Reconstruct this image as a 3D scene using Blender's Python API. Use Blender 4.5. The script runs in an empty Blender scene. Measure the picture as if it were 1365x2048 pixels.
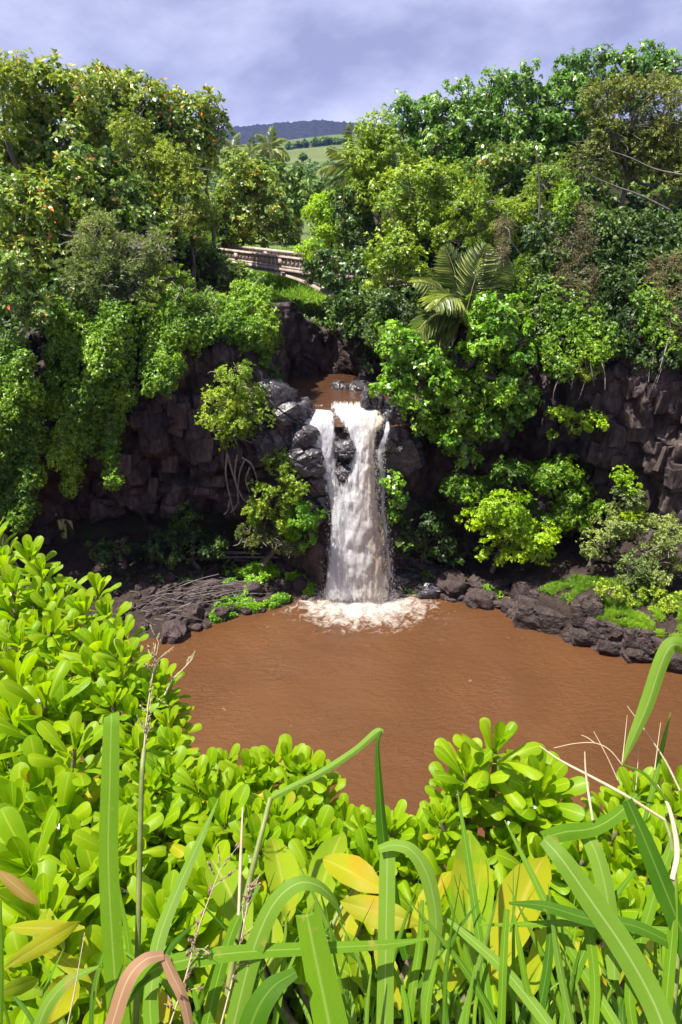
import bpy, bmesh, math, random
import numpy as np
from mathutils import Vector, Matrix, Quaternion, noise as mnoise

# ---------------------------------------------------------------- camera, sky, sun, exposure
SC = bpy.context.scene
COL = SC.collection
F = 1420.0; CXP, CYP = 682.5, 1024.0          # focal length and centre in photograph pixels
PITCH = math.radians(24.4); H = 16.0
SP, CP = math.sin(PITCH), math.cos(PITCH)
cam_data = bpy.data.cameras.new('camera')
cam = bpy.data.objects.new('camera', cam_data); COL.objects.link(cam)
cam.location = (0, 0, H); cam.rotation_euler = (math.pi / 2 - PITCH, 0, 0)
cam_data.sensor_fit = 'VERTICAL'; cam_data.sensor_height = 36.0
cam_data.lens = F / 2048 * 36.0
cam_data.clip_start = 0.05; cam_data.clip_end = 12000
SC.camera = cam

TO_SUN = Vector((-0.40, -0.12, 0.91)).normalized()
world = bpy.data.worlds.new('World'); SC.world = world; world.use_nodes = True
wn, wl = world.node_tree.nodes, world.node_tree.links
wn.clear()
w_out = wn.new('ShaderNodeOutputWorld'); w_bg = wn.new('ShaderNodeBackground')
w_sky = wn.new('ShaderNodeTexSky'); w_sky.sky_type = 'NISHITA'; w_sky.sun_disc = False
w_sky.sun_elevation = math.asin(TO_SUN.z); w_sky.sun_rotation = math.atan2(TO_SUN.x, TO_SUN.y)
w_tc = wn.new('ShaderNodeTexCoord'); w_map = wn.new('ShaderNodeMapping')
w_map.inputs['Scale'].default_value = (1.0, 1.0, 2.0); w_map.inputs['Location'].default_value = (0.35, 0.1, 0.62)
w_n = wn.new('ShaderNodeTexNoise'); w_n.inputs['Scale'].default_value = 2.9; w_n.inputs['Detail'].default_value = 8; w_n.inputs['Distortion'].default_value = .12
w_n.inputs['Roughness'].default_value = 0.56
w_r = wn.new('ShaderNodeValToRGB')
w_r.color_ramp.elements[0].position = 0.38; w_r.color_ramp.elements[0].color = (3.8, 4.05, 6.6, 1)
w_r.color_ramp.elements[1].position = 0.62; w_r.color_ramp.elements[1].color = (8.8, 9.1, 11.8, 1)
w_mix = wn.new('ShaderNodeMix'); w_mix.data_type = 'RGBA'; w_mix.inputs[0].default_value = 0.88
wl.new(w_tc.outputs['Generated'], w_map.inputs[0]); wl.new(w_map.outputs[0], w_n.inputs['Vector'])
wl.new(w_n.outputs[0], w_r.inputs[0])
wl.new(w_sky.outputs[0], w_mix.inputs[6]); wl.new(w_r.outputs[0], w_mix.inputs[7])
wl.new(w_mix.outputs[2], w_bg.inputs[0]); w_bg.inputs[1].default_value = 0.05
wl.new(w_bg.outputs[0], w_out.inputs[0])

sun_d = bpy.data.lights.new('sun', 'SUN'); sun_d.energy = 5.0; sun_d.angle = math.radians(0.55)
sun_d.color = (1.0, 0.955, 0.87)
sun = bpy.data.objects.new('sun', sun_d); COL.objects.link(sun)
sun.rotation_euler = (-TO_SUN).to_track_quat('-Z', 'Y').to_euler()
SC.view_settings.view_transform = 'Standard'; SC.view_settings.look = 'None'
SC.view_settings.exposure = 1.1; SC.view_settings.gamma = 1.0
SC.render.engine = 'CYCLES'
cy = SC.cycles
cy.use_denoising = True
try: cy.denoiser = 'OPENIMAGEDENOISE'; cy.denoising_input_passes = 'RGB_ALBEDO_NORMAL'; cy.denoising_prefilter = 'ACCURATE'
except Exception: pass
cy.use_adaptive_sampling = True; cy.adaptive_threshold = 0.02
cy.max_bounces = 6; cy.diffuse_bounces = 3; cy.glossy_bounces = 2; cy.transmission_bounces = 4
cy.transparent_max_bounces = 12; cy.volume_bounces = 0; cy.caustics_reflective = False; cy.caustics_refractive = False
cy.sample_clamp_indirect = 4.0

# ---------------------------------------------------------------- helpers
RNG = np.random.default_rng(7)
random.seed(7)
def ray(px, py):
    u = (px - CXP) / F; v = (CYP - py) / F
    return np.array([u, CP + v * SP, -SP + v * CP])
CAM = np.array([0, 0, H])
def at(px, py, Y):                     # the point at forward distance Y (metres) seen at a pixel
    d = ray(px, py); return CAM + d * (Y / d[1])
def on(px, py, z):                     # the point at height z
    d = ray(px, py); return CAM + d * ((z - H) / d[2])
def near(px, py, t):                   # point at camera depth t
    return CAM + ray(px, py) * t
def depth(p): return (p[1]) * CP - (p[2] - H) * SP
def proj(p):
    x, y, z = p[..., 0], p[..., 1], p[..., 2] - H
    d = y * CP - z * SP; up = y * SP + z * CP
    return CXP + F * x / d, CYP - F * up / d
def nrmz(a): return a / np.maximum(np.linalg.norm(a, axis=-1, keepdims=True), 1e-9)
def smooth(a, b, x):
    t = np.clip((x - a) / (b - a), 0, 1); return t * t * (3 - 2 * t)

_perm = np.random.default_rng(3).permutation(4096)
_val = np.random.default_rng(4).random(4096) * 2 - 1
def vnoise(p):
    p = np.asarray(p, float); i = np.floor(p).astype(int); f = p - i; f = f * f * (3 - 2 * f)
    def h(x, y, z): return _val[_perm[(_perm[(_perm[x & 4095] + y) & 4095] + z) & 4095]]
    x, y, z = i[..., 0], i[..., 1], i[..., 2]; fx, fy, fz = f[..., 0], f[..., 1], f[..., 2]
    L = lambda a, b, t: a + (b - a) * t
    return L(L(L(h(x, y, z), h(x+1, y, z), fx), L(h(x, y+1, z), h(x+1, y+1, z), fx), fy),
             L(L(h(x, y, z+1), h(x+1, y, z+1), fx), L(h(x, y+1, z+1), h(x+1, y+1, z+1), fx), fy), fz)
def fbm(p, o=4):
    p = np.asarray(p, float); s = 0; a = 1.0
    for k in range(o): s = s + a * vnoise(p * 2 ** k + 17.3 * k); a *= 0.5
    return s
def cells(p2, seed=1, tilt=False):                 # blocky cellular noise on a 2-D domain: value per cell, distance to border
    p2 = np.asarray(p2, float); i = np.floor(p2).astype(int)
    b1 = np.full(p2.shape[:-1], 9e9); b2 = b1.copy(); val = np.zeros(p2.shape[:-1]); tl = val.copy()
    for dx in (-1, 0, 1):
        for dy in (-1, 0, 1):
            cx, cyy = i[..., 0] + dx, i[..., 1] + dy
            k = _perm[(_perm[(cx + seed * 57) & 4095] + cyy) & 4095]; k2 = _perm[(k + 911) & 4095]; k3 = _perm[(k2 + 411) & 4095]
            qx = cx + .5 + .42 * _val[k]; qy = cyy + .5 + .42 * _val[k2]
            d = np.hypot(p2[..., 0] - qx, p2[..., 1] - qy)
            c = d < b1
            b2 = np.where(c, b1, np.minimum(b2, d)); val = np.where(c, _val[k3], val); tl = np.where(c, (p2[..., 0] - qx) * _val[(k3 + 77) & 4095] + (p2[..., 1] - qy) * _val[(k3 + 99) & 4095], tl); b1 = np.where(c, d, b1)
    return (val, b2 - b1, tl) if tilt else (val, b2 - b1)

def mesh_np(name, V, quads=None, tris=None, attrs=None, uv=None, smooth_=False):
    me = bpy.data.meshes.new(name); V = np.asarray(V, np.float32)
    faces = []; tot = []
    if quads is not None and len(quads): faces.append(np.asarray(quads, np.int32).ravel()); tot.append(np.full(len(quads), 4, np.int32))
    if tris is not None and len(tris): faces.append(np.asarray(tris, np.int32).ravel()); tot.append(np.full(len(tris), 3, np.int32))
    fl = np.concatenate(faces); tt = np.concatenate(tot); st = np.concatenate([[0], np.cumsum(tt)[:-1]]).astype(np.int32)
    me.vertices.add(len(V)); me.vertices.foreach_set('co', V.ravel())
    me.loops.add(len(fl)); me.loops.foreach_set('vertex_index', fl)
    me.polygons.add(len(tt)); me.polygons.foreach_set('loop_start', st); me.polygons.foreach_set('loop_total', tt)
    if attrs:
        for k, (dom, a) in attrs.items():
            at_ = me.attributes.new(k, 'FLOAT', dom); at_.data.foreach_set('value', np.asarray(a, np.float32))
    if uv is not None:
        l = me.uv_layers.new(name='UVMap'); l.data.foreach_set('uv', np.asarray(uv, np.float32)[fl].ravel())
    me.update(calc_edges=True); me.validate()
    if smooth_: me.polygons.foreach_set('use_smooth', np.ones(len(tt), bool))
    return me
def link(name, me, mat=None, parent=None, loc=None):
    o = bpy.data.objects.new(name, me)
    if mat is not None and me is not None and not me.materials: me.materials.append(mat)
    if parent is not None: o.parent = parent
    if loc is not None: o.location = loc
    COL.objects.link(o); return o
def tag(o, label=None, cat=None, group=None, kind=None):
    if label: o['label'] = label
    if cat: o['category'] = cat
    if group: o['group'] = group
    if kind: o['kind'] = kind
    return o
def root(name, loc, label, cat, group=None):
    o = bpy.data.objects.new(name, None); o.location = tuple(loc); o.empty_display_size = .2
    COL.objects.link(o); return tag(o, label, cat, group)
def grid_faces(n, m):                  # n rows, m columns
    i = np.arange(n - 1)[:, None] * m + np.arange(m - 1)[None, :]
    return np.stack([i, i + 1, i + m + 1, i + m], -1).reshape(-1, 4)
def tube(pts, radii, k=6):
    pts = np.asarray(pts, float); n = len(pts); T = nrmz(np.gradient(pts, axis=0))
    ref = np.array([.31, .2, .93]); 
    A = nrmz(np.cross(T, ref)); B = np.cross(T, A); a = np.arange(k) * 2 * np.pi / k
    r = np.asarray(radii, float).reshape(-1, 1, 1) if np.ndim(radii) else np.full((n, 1, 1), radii)
    V = pts[:, None] + r * (np.cos(a)[None, :, None] * A[:, None] + np.sin(a)[None, :, None] * B[:, None])
    i = np.arange(n - 1)[:, None] * k; j = np.arange(k)[None]; j2 = (j + 1) % k
    Q = np.stack([i + j, i + j2, i + k + j2, i + k + j], -1).reshape(-1, 4)
    return V.reshape(-1, 3), Q
class Acc:
    def __init__(s): s.V = []; s.Q = []; s.n = 0
    def add(s, V, Q): s.V.append(np.asarray(V, float)); s.Q.append(np.asarray(Q) + s.n); s.n += len(V)
    def build(s, name, mat, parent=None, off=(0, 0, 0), sm=True):
        return link(name, mesh_np(name, np.concatenate(s.V) - np.asarray(off), np.concatenate(s.Q), smooth_=sm), mat, parent)
def spline(P, n):
    P = np.asarray(P, float); P = np.vstack([2 * P[0] - P[1], P, 2 * P[-1] - P[-2]])
    out = []; segs = len(P) - 3
    for t in np.linspace(0, segs - 1e-6, n):
        i = int(t); f = t - i; a, b, c, d = P[i:i + 4]
        out.append(.5 * ((2 * b) + (-a + c) * f + (2 * a - 5 * b + 4 * c - d) * f * f + (-a + 3 * b - 3 * c + d) * f ** 3))
    return np.array(out)

# ---------------------------------------------------------------- materials
def new_mat(name):
    m = bpy.data.materials.new(name); m.use_nodes = True; m.node_tree.nodes.clear(); return m, m.node_tree.nodes, m.node_tree.links
def ramp(n, stops):
    r = n.new('ShaderNodeValToRGB'); e = r.color_ramp.elements
    e[0].position, e[0].color = stops[0][0], (*stops[0][1], 1); e[1].position, e[1].color = stops[-1][0], (*stops[-1][1], 1)
    for p, c in stops[1:-1]:
        x = e.new(p); x.color = (*c, 1)
    return r
def leaf_mat(name, stops, trans=.3, rough=.42, spec=.5, patch=.35, patch_scale=.5, tgain=1.5, tcol=(1.0, 1.0, .45), yg=1.25):
    m, n, l = new_mat(name)
    out = n.new('ShaderNodeOutputMaterial'); bs = n.new('ShaderNodeBsdfPrincipled'); tr = n.new('ShaderNodeBsdfTranslucent'); mx = n.new('ShaderNodeMixShader')
    a = n.new('ShaderNodeAttribute'); a.attribute_name = 'rnd'; r = ramp(n, stops)
    g = n.new('ShaderNodeNewGeometry'); no = n.new('ShaderNodeTexNoise'); no.inputs['Scale'].default_value = patch_scale; no.inputs['Detail'].default_value = 2
    l.new(g.outputs['Position'], no.inputs['Vector']); l.new(a.outputs['Fac'], r.inputs[0])
    hs = n.new('ShaderNodeHueSaturation'); mr = n.new('ShaderNodeMapRange'); mr.inputs[1].default_value = .3; mr.inputs[2].default_value = .7
    mr.inputs[3].default_value = 1 - patch; mr.inputs[4].default_value = 1 + patch
    l.new(no.outputs[0], mr.inputs[0]); l.new(mr.outputs[0], hs.inputs['Value']); l.new(r.outputs[0], hs.inputs['Color'])
    for e in r.color_ramp.elements: c = e.color; e.color = (min(1, c[0] * GAIN * yg), min(1, c[1] * GAIN), c[2] * GAIN * .6, 1)
    mh = n.new('ShaderNodeMapRange'); mh.inputs[1].default_value = .3; mh.inputs[2].default_value = .7; mh.inputs[3].default_value = .515; mh.inputs[4].default_value = .485
    l.new(no.outputs[0], mh.inputs[0]); l.new(mh.outputs[0], hs.inputs['Hue'])
    l.new(hs.outputs[0], bs.inputs['Base Color']); bs.inputs['Roughness'].default_value = rough; bs.inputs['Specular IOR Level'].default_value = spec
    tm = n.new('ShaderNodeMix'); tm.data_type = 'RGBA'; tm.blend_type = 'MULTIPLY'; tm.inputs[0].default_value = 1
    tm.inputs[7].default_value = (tcol[0] * tgain, tcol[1] * tgain, tcol[2] * tgain, 1)
    l.new(hs.outputs[0], tm.inputs[6]); l.new(tm.outputs[2], tr.inputs[0])
    mx.inputs[0].default_value = trans; l.new(bs.outputs[0], mx.inputs[1]); l.new(tr.outputs[0], mx.inputs[2]); l.new(mx.outputs[0], out.inputs[0])
    return m
def noise_mat(name, stops, scale=1.5, detail=8, rough=.85, bump=.4, bscale=6, bdist=.05, spec=.3, stretch=(1, 1, 1), dist=.6, grain=0):
    m, n, l = new_mat(name)
    out = n.new('ShaderNodeOutputMaterial'); bs = n.new('ShaderNodeBsdfPrincipled')
    g = n.new('ShaderNodeNewGeometry'); mp = n.new('ShaderNodeMapping'); mp.inputs['Scale'].default_value = stretch
    l.new(g.outputs['Position'], mp.inputs[0])
    no = n.new('ShaderNodeTexNoise'); no.inputs['Scale'].default_value = scale; no.inputs['Detail'].default_value = detail; no.inputs['Distortion'].default_value = dist
    l.new(mp.outputs[0], no.inputs['Vector']); r = ramp(n, stops); col = r.outputs[0]; l.new(no.outputs[0], r.inputs[0])
    if grain:
        gn = n.new('ShaderNodeTexNoise'); gn.inputs['Scale'].default_value = bscale * 1.7; gn.inputs['Detail'].default_value = 6; gn.inputs['Roughness'].default_value = .7; l.new(mp.outputs[0], gn.inputs['Vector'])
        gr = n.new('ShaderNodeMapRange'); gr.inputs[1].default_value = .32; gr.inputs[2].default_value = .68; gr.inputs[3].default_value = 1 - grain; gr.inputs[4].default_value = 1 + grain; l.new(gn.outputs[0], gr.inputs[0])
        gm = n.new('ShaderNodeVectorMath'); gm.operation = 'SCALE'; l.new(col, gm.inputs[0]); l.new(gr.outputs[0], gm.inputs['Scale']); col = gm.outputs[0]
    l.new(col, bs.inputs['Base Color'])
    nb = n.new('ShaderNodeTexNoise'); nb.inputs['Scale'].default_value = bscale; nb.inputs['Detail'].default_value = 8; nb.inputs['Roughness'].default_value = .6; l.new(mp.outputs[0], nb.inputs['Vector'])
    b = n.new('ShaderNodeBump'); b.inputs['Strength'].default_value = bump; b.inputs['Distance'].default_value = bdist; l.new(nb.outputs[0], b.inputs['Height']); l.new(b.outputs[0], bs.inputs['Normal'])
    bs.inputs['Roughness'].default_value = rough; bs.inputs['Specular IOR Level'].default_value = spec
    l.new(bs.outputs[0], out.inputs[0]); return m
M = {}; GAIN = 1.8
# foliage kinds
M['almond'] = leaf_mat('sea_almond_leaf', [(0, (.0366, .0915, .0244)), (.45, (.0854, .1647, .0305)), (.75, (.1586, .2318, .0549)), (.975, (.2440, .2928, .0854)), (.985, (.3300, .1500, .0488)), (1, (.4200, .0610, .0366))], rough=.36, spec=.5, trans=.27, patch=.35)
M['almond_deep'] = leaf_mat('sea_almond_deep_leaf', [(0, (.0260, .0732, .0260)), (.5, (.0649, .1416, .0354)), (.85, (.1298, .2006, .0590)), (.985, (.1888, .2242, .0708)), (1, (.4248, .0944, .0472))], rough=.34, spec=.5, trans=.24, patch=.35)
M['olive'] = leaf_mat('olive_shrub_leaf', [(0, (.060, .085, .012)), (.5, (.135, .17, .022)), (1, (.25, .26, .05))], rough=.5, trans=.3, yg=.92)
M['grey'] = leaf_mat('grey_green_leaf', [(0, (.060, .085, .035)), (.5, (.115, .15, .055)), (1, (.19, .21, .09))], rough=.55, trans=.25, yg=.95)
M['vine'] = leaf_mat('vine_leaf', [(0, (.030, .085, .006)), (.5, (.070, .17, .010)), (1, (.13, .25, .020))], rough=.45, trans=.35, patch=.4)
M['broad'] = leaf_mat('broad_tree_leaf', [(0, (.0238, .0810, .0173)), (.5, (.0594, .1512, .0302)), (.85, (.1026, .2160, .0486)), (1, (.1944, .2700, .0864))], rough=.35, trans=.28, patch=.3)
M['fresh'] = leaf_mat('fresh_tree_leaf', [(0, (.0473, .1155, .0126)), (.5, (.1050, .1995, .0231)), (1, (.1995, .2940, .0473))], rough=.42, trans=.32, patch=.3)
M['bright'] = leaf_mat('bright_tree_leaf', [(0, (.035, .11, .012)), (.5, (.075, .20, .022)), (.9, (.13, .27, .03)), (1, (.22, .33, .06))], rough=.32, trans=.3, patch=.25)
M['lime'] = leaf_mat('lime_bush_leaf', [(0, (.09, .16, .004)), (.5, (.19, .28, .006)), (1, (.29, .38, .014))], rough=.42, trans=.35, patch=.25, yg=.95)
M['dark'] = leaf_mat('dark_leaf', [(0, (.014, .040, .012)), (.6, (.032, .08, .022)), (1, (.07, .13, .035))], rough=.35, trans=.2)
M['brownish'] = leaf_mat('brown_green_leaf', [(0, (.050, .065, .014)), (.5, (.10, .12, .025)), (.85, (.17, .16, .04)), (1, (.20, .12, .05))], rough=.5, trans=.25, yg=.9)
M['dry'] = leaf_mat('dry_vine_leaf', [(0, (.045, .028, .018)), (.5, (.085, .052, .032)), (.85, (.12, .085, .045)), (1, (.06, .09, .02))], rough=.7, trans=.15, yg=.8)
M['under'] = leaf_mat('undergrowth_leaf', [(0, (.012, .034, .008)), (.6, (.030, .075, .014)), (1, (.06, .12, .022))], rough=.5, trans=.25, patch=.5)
M['turf'] = leaf_mat('grass_leaf', [(0, (.060, .11, .010)), (.5, (.13, .21, .018)), (1, (.22, .30, .04))], rough=.5, trans=.35, patch=.35, yg=.9)
M['moss'] = leaf_mat('moss_leaf', [(0, (.06, .14, .008)), (.5, (.11, .23, .012)), (1, (.17, .31, .02))], rough=.6, trans=.3, patch=.3, yg=1.0)
M['palm'] = leaf_mat('palm_leaflet', [(0, (.055, .085, .028)), (.5, (.105, .14, .05)), (.8, (.17, .195, .085)), (1, (.27, .27, .15))], rough=.33, trans=.3, yg=1.0)  # palest stops paint highlights into the leaflet colour
M['palm_dry'] = leaf_mat('palm_dry_leaflet', [(0, (.22, .17, .10)), (.5, (.38, .30, .19)), (1, (.55, .47, .33))], rough=.5, trans=.3, yg=1.0)
M['far_tree'] = leaf_mat('far_tree_leaf', [(0, (.030, .065, .018)), (.6, (.055, .105, .028)), (1, (.10, .15, .045))], rough=.6, trans=.25, patch=.35, patch_scale=.12, yg=1.0)
# bark, rock, soil
M['bark'] = noise_mat('bark', [(.3, (.07, .055, .045)), (.7, (.19, .165, .14))], scale=4, stretch=(1, 1, .3))
M['twig'] = noise_mat('dry_twig', [(.3, (.16, .13, .11)), (.7, (.34, .30, .27))], scale=5)
M['drift'] = noise_mat('driftwood', [(.3, (.10, .08, .075)), (.7, (.24, .21, .20))], scale=5, rough=.8)
M['root'] = noise_mat('aerial_root', [(.3, (.16, .12, .10)), (.7, (.33, .27, .24))], scale=5)
M['rock'] = noise_mat('basalt', [(.28, (.016, .011, .010)), (.47, (.050, .036, .033)), (.62, (.090, .064, .058)), (.78, (.135, .10, .092))], scale=1.3, bump=1.0, bscale=3.5, bdist=.16, rough=.7, stretch=(1, 1, .5), grain=.6)
M['block'] = noise_mat('basalt_block', [(.28, (.024, .017, .016)), (.47, (.062, .045, .041)), (.62, (.105, .076, .07)), (.8, (.16, .125, .115))], scale=1.7, bump=1.0, bscale=4.5, bdist=.12, rough=.68, stretch=(1, 1, .5), grain=.6)
M['wet'] = noise_mat('wet_basalt', [(.25, (.0240, .0208, .0224)), (.5, (.0560, .0496, .0528)), (.8, (.1120, .1000, .1040))], scale=1.8, bump=.7, bscale=4, bdist=.1, rough=.26, spec=.6, grain=.55)
M['boulder'] = noise_mat('boulder_stone', [(.25, (.0289, .0183, .0170)), (.55, (.0635, .0433, .0402)), (.85, (.1155, .0840, .0779))], scale=3, bump=1.0, bscale=9, bdist=.09, rough=.8, grain=.55)
M['ledge'] = noise_mat('ledge_stone', [(.2, (.0218, .0154, .0143)), (.5, (.0532, .0376, .0341)), (.75, (.0920, .0662, .0594)), (.9, (.1355, .1024, .0911))], scale=2.4, bump=1.0, bscale=6, bdist=.14, rough=.78, grain=.55)
M['soil'] = noise_mat('forest_soil', [(.3, (.0150, .0163, .0068)), (.7, (.0374, .0354, .0150))], scale=.8, rough=.95)
M['bank'] = noise_mat('bank_soil', [(.25, (.0168, .0109, .0082)), (.55, (.0365, .0237, .0174)), (.8, (.0561, .0396, .0275))], scale=2.2, bump=.9, bscale=7, bdist=.1, rough=.85, grain=.55)
M['meadow'] = noise_mat('meadow', [(.3, (.055, .085, .016)), (.5, (.085, .115, .022)), (.75, (.12, .14, .034))], scale=.02, detail=6, rough=.9, bump=.1)
M['hillwood'] = noise_mat('wooded_hill', [(.3, (.008, .012, .012)), (.7, (.018, .026, .020))], scale=.06, detail=5, rough=.95, bump=.6, bscale=.12, bdist=6)
M['concrete'] = noise_mat('old_concrete', [(.25, (.16, .12, .10)), (.42, (.32, .25, .21)), (.62, (.48, .40, .35)), (.8, (.56, .49, .44))], scale=1.8, detail=10, bump=.5, bscale=8, bdist=.03, rough=.9, stretch=(1, 1, .45))
# ---------------------------------------------------------------- water
def water_mat(name, deep, pale, foam_c=None):
    m, n, l = new_mat(name)
    out = n.new('ShaderNodeOutputMaterial'); bs = n.new('ShaderNodeBsdfPrincipled'); g = n.new('ShaderNodeNewGeometry')
    no = n.new('ShaderNodeTexNoise'); no.inputs['Scale'].default_value = .22; no.inputs['Detail'].default_value = 5; no.inputs['Distortion'].default_value = .8
    l.new(g.outputs['Position'], no.inputs['Vector']); r = ramp(n, [(.3, deep), (.7, pale)]); l.new(no.outputs[0], r.inputs[0])
    # drifting foam flecks (they have a shape of their own)
    mp = n.new('ShaderNodeMapping'); mp.inputs['Scale'].default_value = (.55, 1.5, 1); mp.inputs['Rotation'].default_value = (0, 0, .25); l.new(g.outputs['Position'], mp.inputs[0])
    f1 = n.new('ShaderNodeTexNoise'); f1.inputs['Scale'].default_value = 3.6; f1.inputs['Detail'].default_value = 4; f1.inputs['Distortion'].default_value = 1.4; l.new(mp.outputs[0], f1.inputs['Vector'])
    fm = n.new('ShaderNodeMapRange'); fm.inputs[1].default_value = .735; fm.inputs[2].default_value = .80; l.new(f1.outputs[0], fm.inputs[0])
    col = r.outputs[0]
    mx = n.new('ShaderNodeMix'); mx.data_type = 'RGBA'; mx.inputs[7].default_value = (.55, .42, .32, 1); l.new(fm.outputs[0], mx.inputs[0]); l.new(col, mx.inputs[6]); col = mx.outputs[2]
    if foam_c is not None:             # churned white water round the plunge: radial lace broken by noise
        sp = n.new('ShaderNodeVectorMath'); sp.operation = 'SUBTRACT'; sp.inputs[1].default_value = tuple(foam_c); l.new(g.outputs['Position'], sp.inputs[0])
        sc = n.new('ShaderNodeVectorMath'); sc.operation = 'MULTIPLY'; sc.inputs[1].default_value = (.37, .56, 0); l.new(sp.outputs[0], sc.inputs[0])
        ln = n.new('ShaderNodeVectorMath'); ln.operation = 'LENGTH'; l.new(sc.outputs[0], ln.inputs[0])
        lace = n.new('ShaderNodeTexNoise'); lace.inputs['Scale'].default_value = 2.6; lace.inputs['Detail'].default_value = 7; lace.inputs['Roughness'].default_value = .7; lace.inputs['Distortion'].default_value = 1.0; l.new(g.outputs['Position'], lace.inputs['Vector'])
        ad = n.new('ShaderNodeMath'); ad.operation = 'MULTIPLY_ADD'; ad.inputs[1].default_value = 3.0; ad.inputs[2].default_value = -1.5; l.new(lace.outputs[0], ad.inputs[0])
        sb = n.new('ShaderNodeMath'); sb.operation = 'SUBTRACT'; l.new(ad.outputs[0], sb.inputs[0]); l.new(ln.outputs['Value'], sb.inputs[1])
        fr = n.new('ShaderNodeMapRange'); fr.inputs[1].default_value = -1.15; fr.inputs[2].default_value = .1; l.new(sb.outputs[0], fr.inputs[0])
        m2 = n.new('ShaderNodeMix'); m2.data_type = 'RGBA'; m2.inputs[7].default_value = (.72, .67, .61, 1); l.new(fr.outputs[0], m2.inputs[0]); l.new(col, m2.inputs[6]); col = m2.outputs[2]
        rm = n.new('ShaderNodeMapRange'); rm.inputs[3].default_value = .5; rm.inputs[4].default_value = .7; l.new(fr.outputs[0], rm.inputs[0]); l.new(rm.outputs[0], bs.inputs['Roughness'])
    else: bs.inputs['Roughness'].default_value = .1
    l.new(col, bs.inputs['Base Color']); bs.inputs['IOR'].default_value = 1.33
    # fine wind ripple on top of the modelled waves
    mp2 = n.new('ShaderNodeMapping'); mp2.inputs['Scale'].default_value = (1, 1.9, 1); mp2.inputs['Rotation'].default_value = (0, 0, -.2); l.new(g.outputs['Position'], mp2.inputs[0])
    rn = n.new('ShaderNodeTexNoise'); rn.inputs['Scale'].default_value = 3.0; rn.inputs['Detail'].default_value = 6; rn.inputs['Roughness'].default_value = .62; rn.inputs['Distortion'].default_value = .5; l.new(mp2.outputs[0], rn.inputs['Vector'])
    b = n.new('ShaderNodeBump'); b.inputs['Strength'].default_value = 1.0; b.inputs['Distance'].default_value = .24; l.new(rn.outputs[0], b.inputs['Height']); l.new(b.outputs[0], bs.inputs['Coat Normal']); bs.inputs['Coat Weight'].default_value = 1; bs.inputs['Coat IOR'].default_value = 1.5; bs.inputs['Coat Roughness'].default_value = .04; bs.inputs['Specular IOR Level'].default_value = .15
    b2 = n.new('ShaderNodeBump'); b2.inputs['Strength'].default_value = .5; b2.inputs['Distance'].default_value = .12; l.new(rn.outputs[0], b2.inputs['Height']); l.new(b2.outputs[0], bs.inputs['Normal'])
    l.new(bs.outputs[0], out.inputs[0]); return m
PLUNGE = on(725, 1205, 0)
M['pool'] = water_mat('muddy_water', (.083, .0340, .0105), (.110, .0460, .0150), PLUNGE)
M['upper'] = water_mat('muddy_upper_water', (.060, .026, .011), (.085, .038, .017))

shore_px = [(262, 1282), (330, 1284), (400, 1262), (470, 1236), (560, 1216), (620, 1202), (650, 1193), (720, 1186), (790, 1188), (860, 1198), (960, 1216), (1010, 1226), (1060, 1248), (1130, 1280), (1230, 1306), (1335, 1330), (1365, 1352)]
POOL = [tuple(on(x, y, 0)[:2]) for x, y in shore_px] + [(14.2, 19), (13.5, 12), (9, 8), (-8, 8), (-13, 13), (-13, 19), (-10.5, 22.6)]
def poly_dist(x, y, poly):             # signed distance, positive inside
    x, y = np.asarray(x, float), np.asarray(y, float); d = np.full(x.shape, 1e9); ins = np.zeros(x.shape, bool)
    for (x0, y0), (x1, y1) in zip(poly, poly[1:] + poly[:1]):
        ex, ey = x1 - x0, y1 - y0; t = np.clip(((x - x0) * ex + (y - y0) * ey) / (ex * ex + ey * ey + 1e-12), 0, 1)
        d = np.minimum(d, np.hypot(x - x0 - t * ex, y - y0 - t * ey))
        c = ((y0 > y) != (y1 > y)) & (x < (x1 - x0) * (y - y0) / (y1 - y0 + 1e-12) + x0); ins ^= c
    return np.where(ins, d, -d)

xs = np.linspace(-18, 18, 220); ys = np.linspace(6, 29, 180); X, Y = np.meshgrid(xs, ys)
rr = np.hypot(X - PLUNGE[0], Y - PLUNGE[1])
Z = .020 * fbm(np.stack([X * 1.1 + .3 * Y, Y * 2.3, X * 0], -1), 3) + .05 * np.sin(rr * 5.2 + 1.5 * fbm(np.stack([X * .6, Y * .6, X * 0 + 3], -1), 2)) * np.exp(-rr / 3.2) + .10 * np.exp(-(rr / 1.3) ** 2) * (1 + fbm(np.stack([X * 3, Y * 3, X * 0], -1), 2))
pool = link('pool_water', mesh_np('pool_water', np.stack([X, Y, Z], -1).reshape(-1, 3), grid_faces(180, 220), smooth_=True), M['pool']); tag(pool, kind='structure')

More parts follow.
